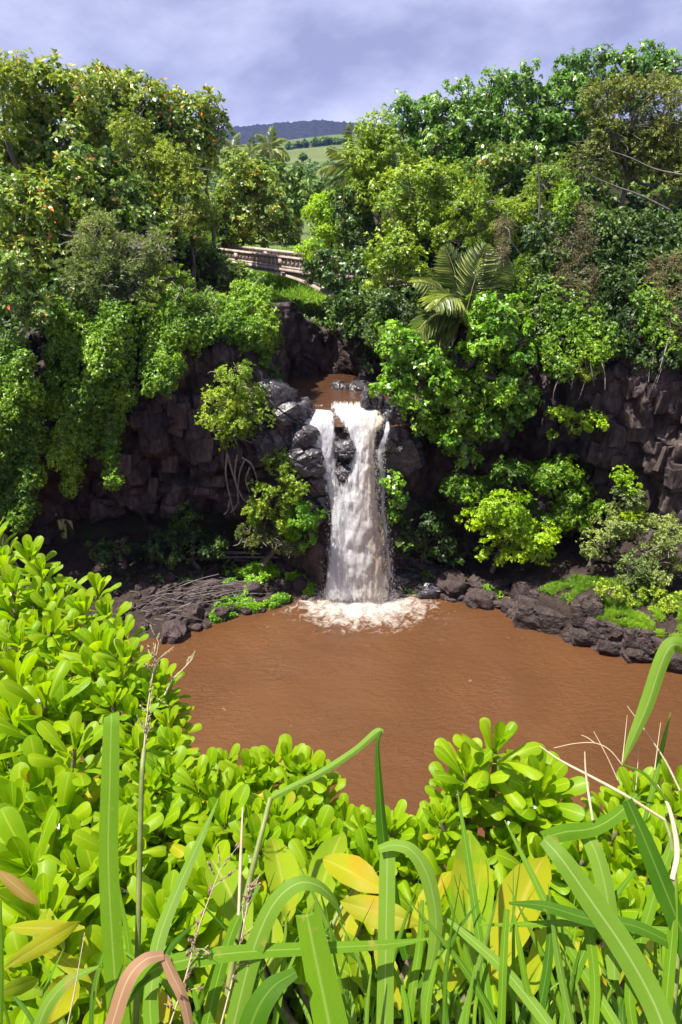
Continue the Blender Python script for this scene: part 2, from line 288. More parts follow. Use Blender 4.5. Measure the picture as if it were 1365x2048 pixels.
# ---------------------------------------------------------------- terrain
def far_z(y): return np.interp(y, [45, 60, 120, 250, 425, 470, 800, 860, 1100, 1500], [11.5, 11.5, 11.5, 12, 24.5, 30.5, 66, 65, 52, 58])
def gorge_x(y): return np.interp(y, [26, 28, 32, 42, 50, 60], [.5, .3, -.6, -3.0, -4.0, -5.0])
def bed_z(y): return np.interp(y, [26, 33.4, 34.2, 42, 44, 48, 60], [7.7, 7.7, 9.5, 9.3, 9.3, 10.6, 11.4])
def ground(x, y):
    x, y = np.asarray(x, float), np.asarray(y, float)
    n = fbm(np.stack([x * .25, y * .25, x * 0], -1), 4)
    left = 10.8 + np.clip(y - 28, 0, 11) * .52; right = 10.8 + np.clip(y - 28, 0, 11) * .68
    side = np.where(x < gorge_x(y), left, right) + n * .5
    back = smooth(42, 60, y)
    plate = side * (1 - back) + (far_z(y) + n * .4) * back
    d = np.abs(x - gorge_x(y)); hw = np.interp(y, [26, 30, 42, 60], [2.1, 2.3, 2.6, 2.0])
    g = bed_z(y) + np.maximum(d - hw, 0) * np.interp(d - hw, [0, 1.5, 4, 9], [2.0, 1.9, .95, .8]) + n * .25
    return np.where(y < 62, np.minimum(plate, g), plate)
CLIFF = np.array([(-30, 16), (-22, 22.2), (-16, 26), (-12, 27.8), (-8, 28.5), (-5, 28.5), (-3.1, 28.2), (-2.3, 27.6), (-1.2, 27.4), (0, 27.3), (1.2, 27.3), (2.2, 27.8), (3.6, 28.9), (6.2, 29.2), (9, 28.6), (12, 27.1), (15, 24.8), (19, 21), (26, 14)])
def cliff_y(x): return np.interp(x, CLIFF[:, 0], CLIFF[:, 1])

xs = np.arange(-44, 44.1, .5); ys = np.arange(13, 64, .5); X, Y = np.meshgrid(xs, ys)
Z = ground(X, Y); Z = np.where(Y < cliff_y(X) + .9, -2.2, Z)
ter = link('terrain', mesh_np('terrain', np.stack([X, Y, Z], -1).reshape(-1, 3), grid_faces(len(ys), len(xs))), M['soil']); tag(ter, kind='structure')
xs = np.concatenate([np.arange(-900, -120, 30), np.arange(-120, 120, 5), np.arange(120, 901, 30)]); ys = np.concatenate([np.arange(56.5, 200, 5), np.arange(200, 1500, 12)])
X, Y = np.meshgrid(xs, ys); Z = far_z(Y) + fbm(np.stack([X * .012, Y * .012, X * 0], -1), 4) * np.interp(Y, [62, 120, 400], [.3, .8, 2.2]) + np.clip(X, -200, 60) * .085 * smooth(380, 800, Y) - .6 * smooth(66, 58, Y)
link('field', mesh_np('field', np.stack([X, Y, Z], -1).reshape(-1, 3), grid_faces(len(ys), len(xs)), smooth_=True), M['meadow'])['kind'] = 'structure'
def hill_z(x, y):
    k = smooth(1150, 1950, y); top = np.interp(x, [-1500, -420, -330, -110, -60, 0, 120, 1400], [120, 137, 141, 158, 161, 158, 152, 120])
    return 48 + (top - 48) * k + fbm(np.stack([x * .004, y * .004, x * 0], -1), 3) * 8 * k * (1 - k)
xs = np.arange(-1400, 1400, 7.); ys = np.concatenate([np.arange(1150, 1700, 14.), np.arange(1700, 2030, 7.)]); X, Y = np.meshgrid(xs, ys)
cv, cb = cells(np.stack([X / 13, Y / 13], -1), 5)
Z = hill_z(X, Y) + cb * 7 + cv * 2.5
link('hill', mesh_np('hill', np.stack([X, Y, Z], -1).reshape(-1, 3), grid_faces(len(ys), len(xs))), M['hillwood'])['kind'] = 'structure'

# near bank: the cliff-top soil the photographer stands on, falling away to the pool
xs = np.linspace(-16, 16, 130); ys = np.linspace(-4, 11, 110); X, Y = np.meshgrid(xs, ys)
nz = fbm(np.stack([X * .8, Y * .8, X * 0 + 5], -1), 4)
edge = 1.25 + .15 * fbm(np.stack([X * .5, X * 0, X * 0], -1), 2) + np.clip(-X - .3, 0, 1.2) * 1.1
Z = 14.2 - .12 * np.clip(Y, -4, 3) + nz * .06 - np.clip(Y - edge, 0, 30) * 2.6 + nz * .4 * smooth(0, 2, Y - edge)
Z = np.maximum(Z, -1.5)
link('ground', mesh_np('ground', np.stack([X, Y, Z], -1).reshape(-1, 3), grid_faces(110, 130), smooth_=True), M['soil'])['kind'] = 'structure'

# pool bed and the low banks at the cliff foot
LEDGE = [tuple(on(x, y, 0)[:2]) for x, y in [(1010, 1226), (1060, 1250), (1130, 1282), (1230, 1308), (1335, 1332), (1365, 1354)]]
def bank_z(x, y):
    d = -poly_dist(x, y, POOL); n = fbm(np.stack([x * 1.3, y * 1.3, x * 0 + 9], -1), 4)
    z = np.where(d < 0, -.08 + d * .9, -.08 + np.interp(d, [0, .4, 1.5, 3.5, 6], [0, .22, .55, 1.05, 1.8]))
    step = smooth(.05, .55, d) * .95 * smooth(6.6, 8.6, x) * (y > 15)
    return np.maximum(z, -1.4) + step + n * .14 * smooth(-.2, .6, d)
xs = np.linspace(-26, 26, 240); ys = np.linspace(7, 32, 150); X, Y = np.meshgrid(xs, ys)
link('bank', mesh_np('bank', np.stack([X, Y, bank_z(X, Y)], -1).reshape(-1, 3), grid_faces(150, 240)), M['bank'])['kind'] = 'structure'

# cliff face: a broken sheet following the cliff line, undercut on the left
seg = np.concatenate([[0], np.cumsum(np.hypot(*np.diff(CLIFF, axis=0).T))])
S = np.linspace(0, seg[-1], 520); K = np.linspace(0, 1, 120)
px_, py_ = np.interp(S, seg, CLIFF[:, 0]), np.interp(S, seg, CLIFF[:, 1])
tx, ty = np.gradient(px_), np.gradient(py_); tl = np.hypot(tx, ty); nx, ny = ty / tl, -tx / tl
def cliff_off(x, z, s):
    undercut = np.interp(z, [-1, .8, 2.2, 2.9, 4.2, 4.9, 5.6, 6.6, 9, 12], [-.9, -1.2, -1.3, -.35, -.15, -.05, .75, .8, .45, .1]) * smooth(-2.0, -4.5, x) * smooth(-20, -13, x)
    rightp = np.interp(z, [-1, 1, 3, 5.2, 5.8, 7, 9, 12], [.3, 0, -.4, -.5, .15, .4, .5, .2]) * smooth(3, 7, x)
    fall = np.interp(z, [-1, 1, 4, 6.5, 7.6, 8.4], [1.2, .85, .35, .15, -.25, -.9]) * np.exp(-((x - .3) / 1.7) ** 2)
    c1, b1, t1 = cells(np.stack([s / 1.15, z / 1.9], -1), 1, True); c2, b2, t2 = cells(np.stack([s / .5 + 30, z / .8], -1), 2, True)
    return undercut + rightp + fall + (c1 * .36 + t1 * .55 + smooth(0, .1, b1) * .16 + c2 * .10 + t2 * .30 + smooth(0, .12, b2) * .07) * (1 - .55 * np.exp(-((x - .3) / 1.5) ** 2)) + .22 * fbm(np.stack([s * .4, z * .4, s * 0], -1), 3)
ztop = ground(px_ - nx * 1.0, py_ - ny * 1.0) + .05
Zc = -1.2 + (ztop[None] + 1.2) * K[:, None]; Sx = np.broadcast_to(S, Zc.shape); Xx = np.broadcast_to(px_, Zc.shape)
OFF = cliff_off(Xx, Zc, Sx)
V = np.stack([px_ + nx * OFF, py_ + ny * OFF, Zc], -1)
cap = np.stack([px_ - nx * 1.6, py_ - ny * 1.6, ztop + .15], -1)[None]
V = np.concatenate([V, cap], 0)
cliff = link('cliff', mesh_np('cliff', V.reshape(-1, 3), grid_faces(121, 520)), M['rock']); tag(cliff, kind='structure')
def cliff_pt(px, py, it=12):           # where a pixel's ray meets the cliff face
    y = 27.5
    for _ in range(it):
        p = at(px, py, y); i = int(np.clip(np.searchsorted(px_, p[0]), 0, len(S) - 1))
        o = cliff_off(np.array([p[0]]), np.array([p[2]]), np.array([S[i]]))[0]
        y = .5 * y + .5 * (py_[i] + ny[i] * o)
    return at(px, py, y)

# chiselled stones: faceted hulls shared between copies
def hull(seed, n=18, box=.75, jag=.12):
    r = random.Random(seed); bm = bmesh.new()
    for _ in range(n):
        v = Vector((r.uniform(-1, 1), r.uniform(-1, 1), r.uniform(-1, 1)))
        q = max(abs(v.x), abs(v.y), abs(v.z)); s = v.normalized() * (1 - box) + v / q * box
        bm.verts.new(s * (1 - r.random() * jag))
    res = bmesh.ops.convex_hull(bm, input=bm.verts[:]); 
    bmesh.ops.delete(bm, geom=[g for g in res['geom_interior'] if isinstance(g, bmesh.types.BMVert)], context='VERTS')
    me = bpy.data.meshes.new('stone'); bm.to_mesh(me); bm.free(); return me
def rough_stone(seed, sub=3, amp=.16, box=.6):
    bm = bmesh.new(); bmesh.ops.create_cube(bm, size=2)
    bmesh.ops.subdivide_edges(bm, edges=bm.edges[:], cuts=2 ** sub - 1, use_grid_fill=True)
    V = np.array([v.co[:] for v in bm.verts]); U = nrmz(V); V = U * (1 - box) * 1.15 + V * box
    o = seed * 7.7; c, b = cells(np.stack([U[:, 0] * 1.4 + U[:, 2] * .8 + o, U[:, 1] * 1.4 - U[:, 2] * .9], -1), seed)
    V = V * (1 + amp * c + amp * .8 * np.minimum(b, .3) + amp * .6 * fbm(V * 1.6 + o, 4))[:, None]
    for v, q in zip(bm.verts, V): v.co = q
    me = bpy.data.meshes.new('stone'); bm.to_mesh(me); bm.free(); return me
def block_hull(seed):
    r = random.Random(seed); bm = bmesh.new()
    for sx in (-1, 1):
        for sy in (-1, 1):
            for sz in (-1, 1):
                bm.verts.new((sx * r.uniform(.72, 1), sy * r.uniform(.6, 1), sz * r.uniform(.74, 1)))
                if r.random() < .6: bm.verts.new((sx * r.uniform(.5, .95), sy * r.uniform(.75, 1), sz * r.uniform(.5, 1)))
    res = bmesh.ops.convex_hull(bm, input=bm.verts[:]); bmesh.ops.delete(bm, geom=[g for g in res['geom_interior'] if isinstance(g, bmesh.types.BMVert)], context='VERTS')
    me = bpy.data.meshes.new('stone'); bm.to_mesh(me); bm.free(); return me
BLOCKS = [block_hull(s) for s in range(12)]
for m_ in BLOCKS: m_.materials.append(M['block'])
def rock_blocks(region, n, seed, w=(.35, .8), h=(.45, 1.2), proud=.12):
    r = random.Random(seed); poly = [tuple(p) for p in region]; xs_ = [p[0] for p in poly]; ys_ = [p[1] for p in poly]; k = 0
    while k < n:
        x, y = r.uniform(min(xs_), max(xs_)), r.uniform(min(ys_), max(ys_))
        if poly_dist(np.array(x), np.array(y), poly) < 0: continue
        p = cliff_pt(x, y); o = link('rock_block', r.choice(BLOCKS), None, cliff); o.location = (p[0], p[1] + .22 - proud, p[2])
        o.scale = (r.uniform(*w) * .5, r.uniform(.25, .45), r.uniform(*h) * .5); o.rotation_euler = (r.uniform(-.2, .2), r.uniform(-.22, .22), r.uniform(-.5, .5) + math.atan2(ty[0], tx[0]) * 0); k += 1
rock_blocks([(240, 930), (270, 790), (350, 690), (470, 680), (520, 900), (500, 960), (300, 980)], 40, 1, proud=.04)
rock_blocks([(210, 980), (330, 970), (520, 940), (640, 980), (620, 1060), (420, 1080), (220, 1040)], 42, 2, w=(.5, 1.3), h=(.2, .5), proud=.0)
rock_blocks([(1150, 760), (1365, 700), (1365, 1080), (1280, 1060), (1160, 930)], 36, 3, w=(.4, 1.2), h=(.4, 1.3), proud=.02)
rock_blocks([(560, 900), (640, 920), (655, 1010), (620, 1060), (560, 1000)], 10, 4)

# rocky wall closing the upper pool
GW = np.array([(-4.4, 27.9), (-3.4, 29.0), (-3.0, 31.0), (-2.4, 33.0), (-.8, 33.9), (1.0, 33.4), (2.0, 31.6), (2.7, 29.9), (3.9, 28.6)])
sg = np.concatenate([[0], np.cumsum(np.hypot(*np.diff(GW, axis=0).T))]); S2 = np.linspace(0, sg[-1], 150); gx, gy = np.interp(S2, sg, GW[:, 0]), np.interp(S2, sg, GW[:, 1])
ax_, ay_ = np.gradient(gx), np.gradient(gy); al = np.hypot(ax_, ay_); mx_, my_ = ay_ / al, -ax_ / al
Kz = np.linspace(0, 1, 60); topz = np.interp(S2 / S2[-1], [0, .12, .36, .48, .62, .8, 1], [11.0, 11.7, 11.5, 10.2, 10.2, 11.2, 11.2]) + .2 * fbm(np.stack([S2 * .5, S2 * 0, S2 * 0], -1), 3); Zg = 7.4 + (topz[None] - 7.4) * Kz[:, None]; Sg = np.broadcast_to(S2, Zg.shape)
c1, b1 = cells(np.stack([Sg / .9, Zg / 1.6], -1), 8); c2, b2 = cells(np.stack([Sg / .35, Zg / .6], -1), 9); og = c1 * .25 + smooth(0, .1, b1) * .15 + c2 * .1 + smooth(0, .1, b2) * .06 + .15 * Kz[:, None]
Vg = np.stack([gx + mx_ * og, gy + my_ * og, Zg], -1); Vg = np.concatenate([Vg, np.stack([gx - mx_ * 1.4, gy - my_ * 1.4, topz - .2], -1)[None]], 0)
link('gorge_wall', mesh_np('gorge_wall', Vg.reshape(-1, 3), grid_faces(61, 150)), M['rock'])['kind'] = 'structure'
# ---------------------------------------------------------------- foliage generators
def leaf_quads(pos, axis, nrm, L, W, fold=.18, droop=.15, simple=False):
    side = nrmz(np.cross(nrm, axis)); n = np.cross(axis, side); L = L[:, None]; W = W[:, None]
    if simple:                          # small leaf: one folded blade
        a1 = pos + axis * L * .52 + side * W * .5 + n * W * fold; tp = pos + axis * L - n * L * droop; b1 = pos + axis * L * .52 - side * W * .5 + n * W * fold
        V = np.stack([pos, a1, tp, b1], 1).reshape(-1, 3); Q = np.arange(len(pos))[:, None] * 4 + np.array([[0, 1, 2, 3]]); return V, Q
    b = pos
    a1 = pos + axis * L * .35 + side * W * .42 + n * W * fold; a2 = pos + axis * L * .74 + side * W * .40 + n * (W * fold * .8 - L * droop * .5)
    tp = pos + axis * L - n * L * droop
    b2 = pos + axis * L * .74 - side * W * .40 + n * (W * fold * .8 - L * droop * .5); b1 = pos + axis * L * .35 - side * W * .42 + n * W * fold
    V = np.stack([b, a1, a2, tp, b2, b1], 1).reshape(-1, 3); i = np.arange(len(pos))[:, None] * 6
    Q = np.concatenate([i + np.array([[0, 3, 2, 1]]), i + np.array([[0, 5, 4, 3]])], 1).reshape(-1, 4)
    return V, Q
def rosettes(cent, ax, k, L, W, rng, spread=(45, 88), wild=.35, droop=.15, simple=True):
    n = len(cent); ref = nrmz(rng.normal(size=(n, 3))); A = nrmz(np.cross(ax, ref)); B = np.cross(ax, A)
    ph = (np.arange(k)[None] * 2 * np.pi / k + rng.random((n, 1)) * 6.28 + rng.normal(size=(n, k)) * .3)
    th = np.radians(rng.uniform(spread[0], spread[1], (n, k)))
    d = ax[:, None] * np.cos(th)[..., None] + np.sin(th)[..., None] * (A[:, None] * np.cos(ph)[..., None] + B[:, None] * np.sin(ph)[..., None])
    d = nrmz(d + rng.normal(size=d.shape) * wild * .4).reshape(-1, 3)
    nr = nrmz(np.repeat(ax, k, 0) + rng.normal(size=d.shape) * wild)
    pos = np.repeat(cent, k, 0) + rng.normal(size=d.shape) * L * .12
    s = rng.uniform(.65, 1.2, len(d)); V, Q = leaf_quads(pos, d, nr, L * s, W * s, droop=droop, simple=simple)
    return V, Q, np.repeat(rng.random(len(d)), 1 if simple else 2)
KIND = {  # material, leaf length, width, leaves per rosette, spread, droop, density, clump ratio
    'almond': ('almond', 0.228, 0.128, 7, (45, 95), .12, 1.0), 'almond_deep': ('almond_deep', 0.213, 0.120, 7, (45, 95), .12, 1.0),
    'olive': ('olive', 0.129, 0.056, 7, (25, 80), .1, .85), 'grey': ('grey', 0.129, 0.036, 9, (15, 75), .1, .9), 'vine': ('vine', 0.114, 0.068, 6, (40, 110), .3, 1.0),
    'broad': ('broad', 0.190, 0.096, 8, (60, 125), .35, .95), 'fresh': ('fresh', 0.152, 0.076, 7, (40, 105), .2, .95), 'bright': ('bright', 0.175, 0.100, 7, (50, 110), .25, 1.0),
    'lime': ('lime', 0.099, 0.060, 7, (45, 95), .1, 1.0), 'dark': ('dark', 0.182, 0.096, 7, (40, 110), .2, .8), 'brownish': ('brownish', 0.114, 0.048, 7, (25, 90), .1, .75),
    'dry': ('dry', 0.152, 0.024, 8, (20, 140), .3, .6), 'shrub': ('fresh', 0.099, 0.048, 7, (30, 95), .1, .9), 'greyshrub': ('grey', 0.099, 0.048, 7, (30, 95), .1, .85), 'far': ('far_tree', 0.418, 0.240, 7, (40, 110), .2, .8),
    'moss': ('moss', 0.053, 0.036, 6, (40, 100), .1, 1.3), 'under': ('under', 0.152, 0.080, 7, (40, 110), .2, .7), 'turf': ('turf', 0.167, 0.014, 9, (5, 50), .25, 1.0)}
def crown_mesh(lobes, kind, rng, flat=1.0, lump=.75, dens=1.0, sub=None):
    """lobes: list of (centre xyz, radius xyz). Each lobe carries smaller leafy clumps; leaves grow in rosettes on the clumps."""
    _, L, W, k, spread, droop, dd = KIND[kind]; Vs, Qs, Rs = [], [], []; n0 = 0
    for c, r in lobes:
        c, r = np.asarray(c, float), np.asarray(r, float); rm = float(np.cbrt(r.prod()))
        ns = sub or int(np.clip(7 + rm * 7, 7, 30))
        i = np.arange(ns) + .5; z = 1 - 2 * i / ns; a = i * 2.39996 + rng.random() * 6.28
        d = np.stack([np.sqrt(1 - z * z) * np.cos(a), np.sqrt(1 - z * z) * np.sin(a), z], 1) + rng.normal(size=(ns, 3)) * .22
        d = nrmz(d); rad = rng.uniform(.45, .95, ns)[:, None]
        sc = c + d * r * rad; sr = rm * rng.uniform(.24, .58, ns)
        area = 4 * np.pi * sr ** 2; nro = np.maximum((area * 1.05 * dd * dens / (.52 * L * W * k)).astype(int), 5)
        idx = np.repeat(np.arange(ns), nro); e = nrmz(rng.normal(size=(len(idx), 3))); e[:, 2] *= flat
        outw = d[idx]
        keep = rng.random(len(idx)) < np.clip(.62 + .5 * (e * outw).sum(1) - .22 * outw[:, 1] + .25 * e[:, 2], .12, 1)
        idx, e = idx[keep], e[keep]
        rr_ = sr[idx, None] * (1 - .7 * rng.random((len(idx), 1)) ** 1.8) * (1 + lump * vnoise((sc[idx] + e * sr[idx, None]) * 2.2)[:, None])
        rr_ = rr_ * np.where(rng.random((len(idx), 1)) < .07, rng.uniform(1.15, 1.6, (len(idx), 1)), 1)
        p = sc[idx] + e * rr_
        ax = nrmz(e * .75 + d[idx] * .35 + np.array([0, -.05, .55]) + rng.normal(size=e.shape) * .35)
        V, Q, R = rosettes(p, ax, k, L, W, rng, spread, droop=droop)
        R = np.where(R > .955, R, .7 * R + .25 * rng.random()); Vs.append(V); Qs.append(Q + n0); Rs.append(R); n0 += len(V)
    return np.concatenate(Vs), np.concatenate(Qs), np.concatenate(Rs)
TREE_COUNT = [0]
def plant(name, label, cat, kind, Yd, lobes_px, group=None, trunk=True, base=None, dz=.9, dens=1.0, seed=None, flat=.85, limbs=True, trunk_r=.12, bare=0, bare_mat='twig'):
    """lobes_px: (px, py, rx_px, ry_px[, dY]) in photograph pixels at forward distance Yd."""
    TREE_COUNT[0] += 1; rng = np.random.default_rng(seed or 100 + TREE_COUNT[0])
    lobes = []
    for q in lobes_px:
        Yq = Yd + (q[4] if len(q) > 4 else rng.uniform(-.3, .3)); c = at(q[0], q[1], Yq); s = depth(c) / F
        rx, rz = q[2] * s, q[3] * s; lobes.append((c, (rx, (rx + rz) * .5 * dz, rz)))
    C = np.mean([l_[0] for l_ in lobes], 0)
    if base is None:
        gy = max(C[1] + .4, float(cliff_y(C[0])) + 1.2); base = np.array([C[0], gy, float(ground(C[0], gy))])
        if base[2] > C[2] - .2: base[2] = C[2] - .6
    else: base = np.asarray(base, float)
    R0 = root(name, base, label, cat, group)
    V, Q, Rn = crown_mesh(lobes, kind, rng, flat=flat, dens=dens)
    link('crown', mesh_np('crown', V - base, Q, attrs={'rnd': ('FACE', Rn)}), M[KIND[kind][0]], R0)
    if trunk:
        acc = Acc(); fork = base + (C - base) * .55 + rng.normal(size=3) * .12
        acc.add(*tube(spline([base - np.array([0, 0, .4]), base + (fork - base) * .5 + rng.normal(size=3) * .15, fork], 8), np.linspace(trunk_r, trunk_r * .7, 8), 7))
        acc.build('trunk', M['bark'], R0, base)
        if limbs:
            for c, r in lobes:
                acc = Acc(); mid = (fork + c) / 2 + rng.normal(size=3) * .2 * np.mean(r)
                acc.add(*tube(spline([fork, mid, c], 7), np.linspace(trunk_r * .62, trunk_r * .3, 7), 6))
                for _ in range(5):
                    d = nrmz(rng.normal(size=3) + np.array([0, -.3, .5])); e = c + d * r * .85
                    acc.add(*tube(spline([c, (c + e) / 2 + rng.normal(size=3) * .1 * np.mean(r), e], 5), np.linspace(trunk_r * .28, trunk_r * .08, 5), 5))
                acc.build('limb', M['bark'], R0, base)
    if bare:
        for c, r in lobes:
            acc = Acc()
            for _ in range(bare):
                d = nrmz(rng.normal(size=3) * np.array([1, .6, 1]) + np.array([0, -.7, .25])); s = c + d * r * rng.uniform(.3, .8); e = c + d * r * rng.uniform(.95, 1.25) + rng.normal(size=3) * .12
                acc.add(*tube(spline([s, (s + e) / 2 + rng.normal(size=3) * .07, e], 4), np.linspace(.022, .008, 4), 4))
            tag(acc.build('twig', M[bare_mat], R0, base), kind='stuff')
    return R0
def curtain(name, label, cat, kind, polys, Yf, thick=.5, seed=1, group=None, dens=1.0, clump=.32, stems=0, jit=.25):
    """leaves hanging in clumps over a face; polys in pixels, Yf(px,py) gives the forward distance of the face."""
    rng = np.random.default_rng(seed); _, L, W, k, spread, droop, dd = KIND[kind]; Vs, Qs, Rs = [], [], []; n0 = 0; pts = []
    for poly in polys:
        P_ = np.array(poly, float); lo, hi = P_.min(0), P_.max(0); s = depth(at(*P_.mean(0), Yf(*P_.mean(0)))) / F
        area_px = .5 * abs(np.dot(P_[:, 0], np.roll(P_[:, 1], 1)) - np.dot(P_[:, 1], np.roll(P_[:, 0], 1)))
        nc = int(area_px * s * s / (clump ** 2) * 1.15) + 4; got = 0
        while got < nc:
            q = rng.uniform(lo, hi, (nc, 2)); q = q[poly_dist(q[:, 0], q[:, 1], [tuple(p) for p in P_]) > clump * .35 / s]
            if not len(q): q = P_.mean(0)[None] + rng.normal(size=(3, 2)) * 3
            for x, y in q[:nc - got]: pts.append(at(x, y, Yf(x, y) + rng.uniform(-jit, jit) * thick))
            got += len(q)
    pts = np.array(pts); sr = clump * rng.uniform(.7, 1.4, len(pts))
    nro = np.maximum((4 * np.pi * sr ** 2 * .75 * dd * dens / (.52 * L * W * k)).astype(int), 3); idx = np.repeat(np.arange(len(pts)), nro)
    e = nrmz(rng.normal(size=(len(idx), 3)) + np.array([0, -.45, .1])); 
    p = pts[idx] + e * sr[idx, None] * (1 - .5 * rng.random((len(idx), 1)) ** 2) * np.array([1, thick / .5, 1.15])
    ax = nrmz(e * .7 + np.array([0, -.35, .45]) + rng.normal(size=e.shape) * .35)
    V, Q, R = rosettes(p, ax, k, L, W, rng, spread, droop=droop)
    base = pts.mean(0); base = np.array([base[0], base[1] + .3, pts[:, 2].min()])
    R0 = root(name, base, label, cat, group)
    link('foliage', mesh_np('foliage', V - base, Q, attrs={'rnd': ('FACE', R)}), M[KIND[kind][0]], R0)
    if stems:
        acc = Acc()
        for _ in range(stems):
            a = pts[rng.integers(len(pts))] + np.array([0, -.15, 0]); b = a + np.array([rng.normal() * .35, rng.normal() * .2 - .1, -rng.uniform(.5, 1.8)])
            acc.add(*tube(spline([a, (a + b) / 2 + rng.normal(size=3) * .12, b], 6), np.linspace(.022, .01, 6), 4))
        tag(acc.build('vine_stem', M['twig'], R0, base), kind='stuff')
    return R0
def palm(name, label, px, py, Yd, R_px, fronds, base=None, seed=1, group=None, dry=0, nleaf=34, wid=1.0):
    """fronds: list of (angle in the picture plane from up, clockwise; lean towards viewer; droop)."""
    rng = np.random.default_rng(seed); c = at(px, py, Yd); s = depth(c) / F; LF = R_px * s
    if base is None: base = np.array([c[0] + .2, c[1] + .6, float(ground(c[0], c[1] + .6))])
    base = np.asarray(base, float); 
    R0 = root(name, base, label, 'palm tree', group)
    acc = Acc(); acc.add(*tube(spline([base - np.array([0, 0, .3]), (base + c) / 2 + np.array([.15, .1, 0]), c], 9), np.linspace(.17, .11, 9), 8)); acc.build('trunk', M['bark'], R0, base)
    for fi, (ang, lean, dr, *ex) in enumerate(fronds):
        isdry = bool(ex and ex[0]); a = math.radians(ang); d = nrmz(np.array([math.sin(a), lean, math.cos(a)])); ln = LF * rng.uniform(.9, 1.08)
        pts = [c]; dd_ = d.copy(); n = 12
        for i in range(n): dd_ = nrmz(dd_ + np.array([0, 0, -dr * .16 * (1 + i * .12)])); pts.append(pts[-1] + dd_ * ln / n)
        pts = np.array(pts); T = nrmz(np.gradient(pts, axis=0)); side = nrmz(np.cross(T, np.array([0, -.5, 1.0]))); up = np.cross(side, T)
        u = np.linspace(.1, .98, nleaf); P0 = np.stack([np.interp(u * n, np.arange(n + 1), pts[:, j]) for j in range(3)], 1)
        tt = np.stack([np.interp(u * n, np.arange(n + 1), T[:, j]) for j in range(3)], 1); ss = np.stack([np.interp(u * n, np.arange(n + 1), side[:, j]) for j in range(3)], 1); uu = np.stack([np.interp(u * n, np.arange(n + 1), up[:, j]) for j in range(3)], 1)
        Vs, Qs, Rs = [], [], []; n0 = 0
        for sg in (-1, 1):
            ax = nrmz(ss * sg * 1.0 + tt * .75 + uu * .12 + np.array([0, 0, -.35]) + rng.normal(size=ss.shape) * .08)
            ll = ln * .36 * np.sin(np.pi * np.clip(u * .86 + .12, 0, 1)) ** .8 * rng.uniform(.85, 1.1, nleaf)
            V, Q = leaf_quads(P0, ax, nrmz(uu + ss * sg * .5), ll, np.full(nleaf, ln * .038 * wid), fold=.2, droop=.28); Vs.append(V); Qs.append(Q + n0); n0 += len(V); Rs.append(np.repeat(rng.random(nleaf) * .8 + .1, 2))
        fr = link('frond', mesh_np('frond', np.concatenate(Vs) - base, np.concatenate(Qs), attrs={'rnd': ('FACE', np.concatenate(Rs))}), M['palm_dry' if isdry else 'palm'], R0)
        acc = Acc(); acc.add(*tube(pts, np.linspace(.035, .008, n + 1), 5)); acc.build('midrib', M['palm_rib'], fr, base)
    return R0
M['palm_rib'] = noise_mat('palm_rib', [(.3, (.16, .17, .05)), (.7, (.30, .28, .11))], scale=3, rough=.5)
# ---------------------------------------------------------------- upper pool and waterfall
xs = np.linspace(-3.4, 3.2, 60); ys = np.linspace(27.0, 34, 90); X, Y = np.meshgrid(xs, ys); X = X + gorge_x(Y) * 1.0
Z = 8.0 - .55 * smooth(28.0, 27.0, Y) ** 1.5 + .012 * fbm(np.stack([X * 2, Y * 3, X * 0], -1), 3)
link('stream_water', mesh_np('stream_water', np.stack([X, Y, Z], -1).reshape(-1, 3), grid_faces(90, 60), smooth_=True), M['upper'])['kind'] = 'structure'

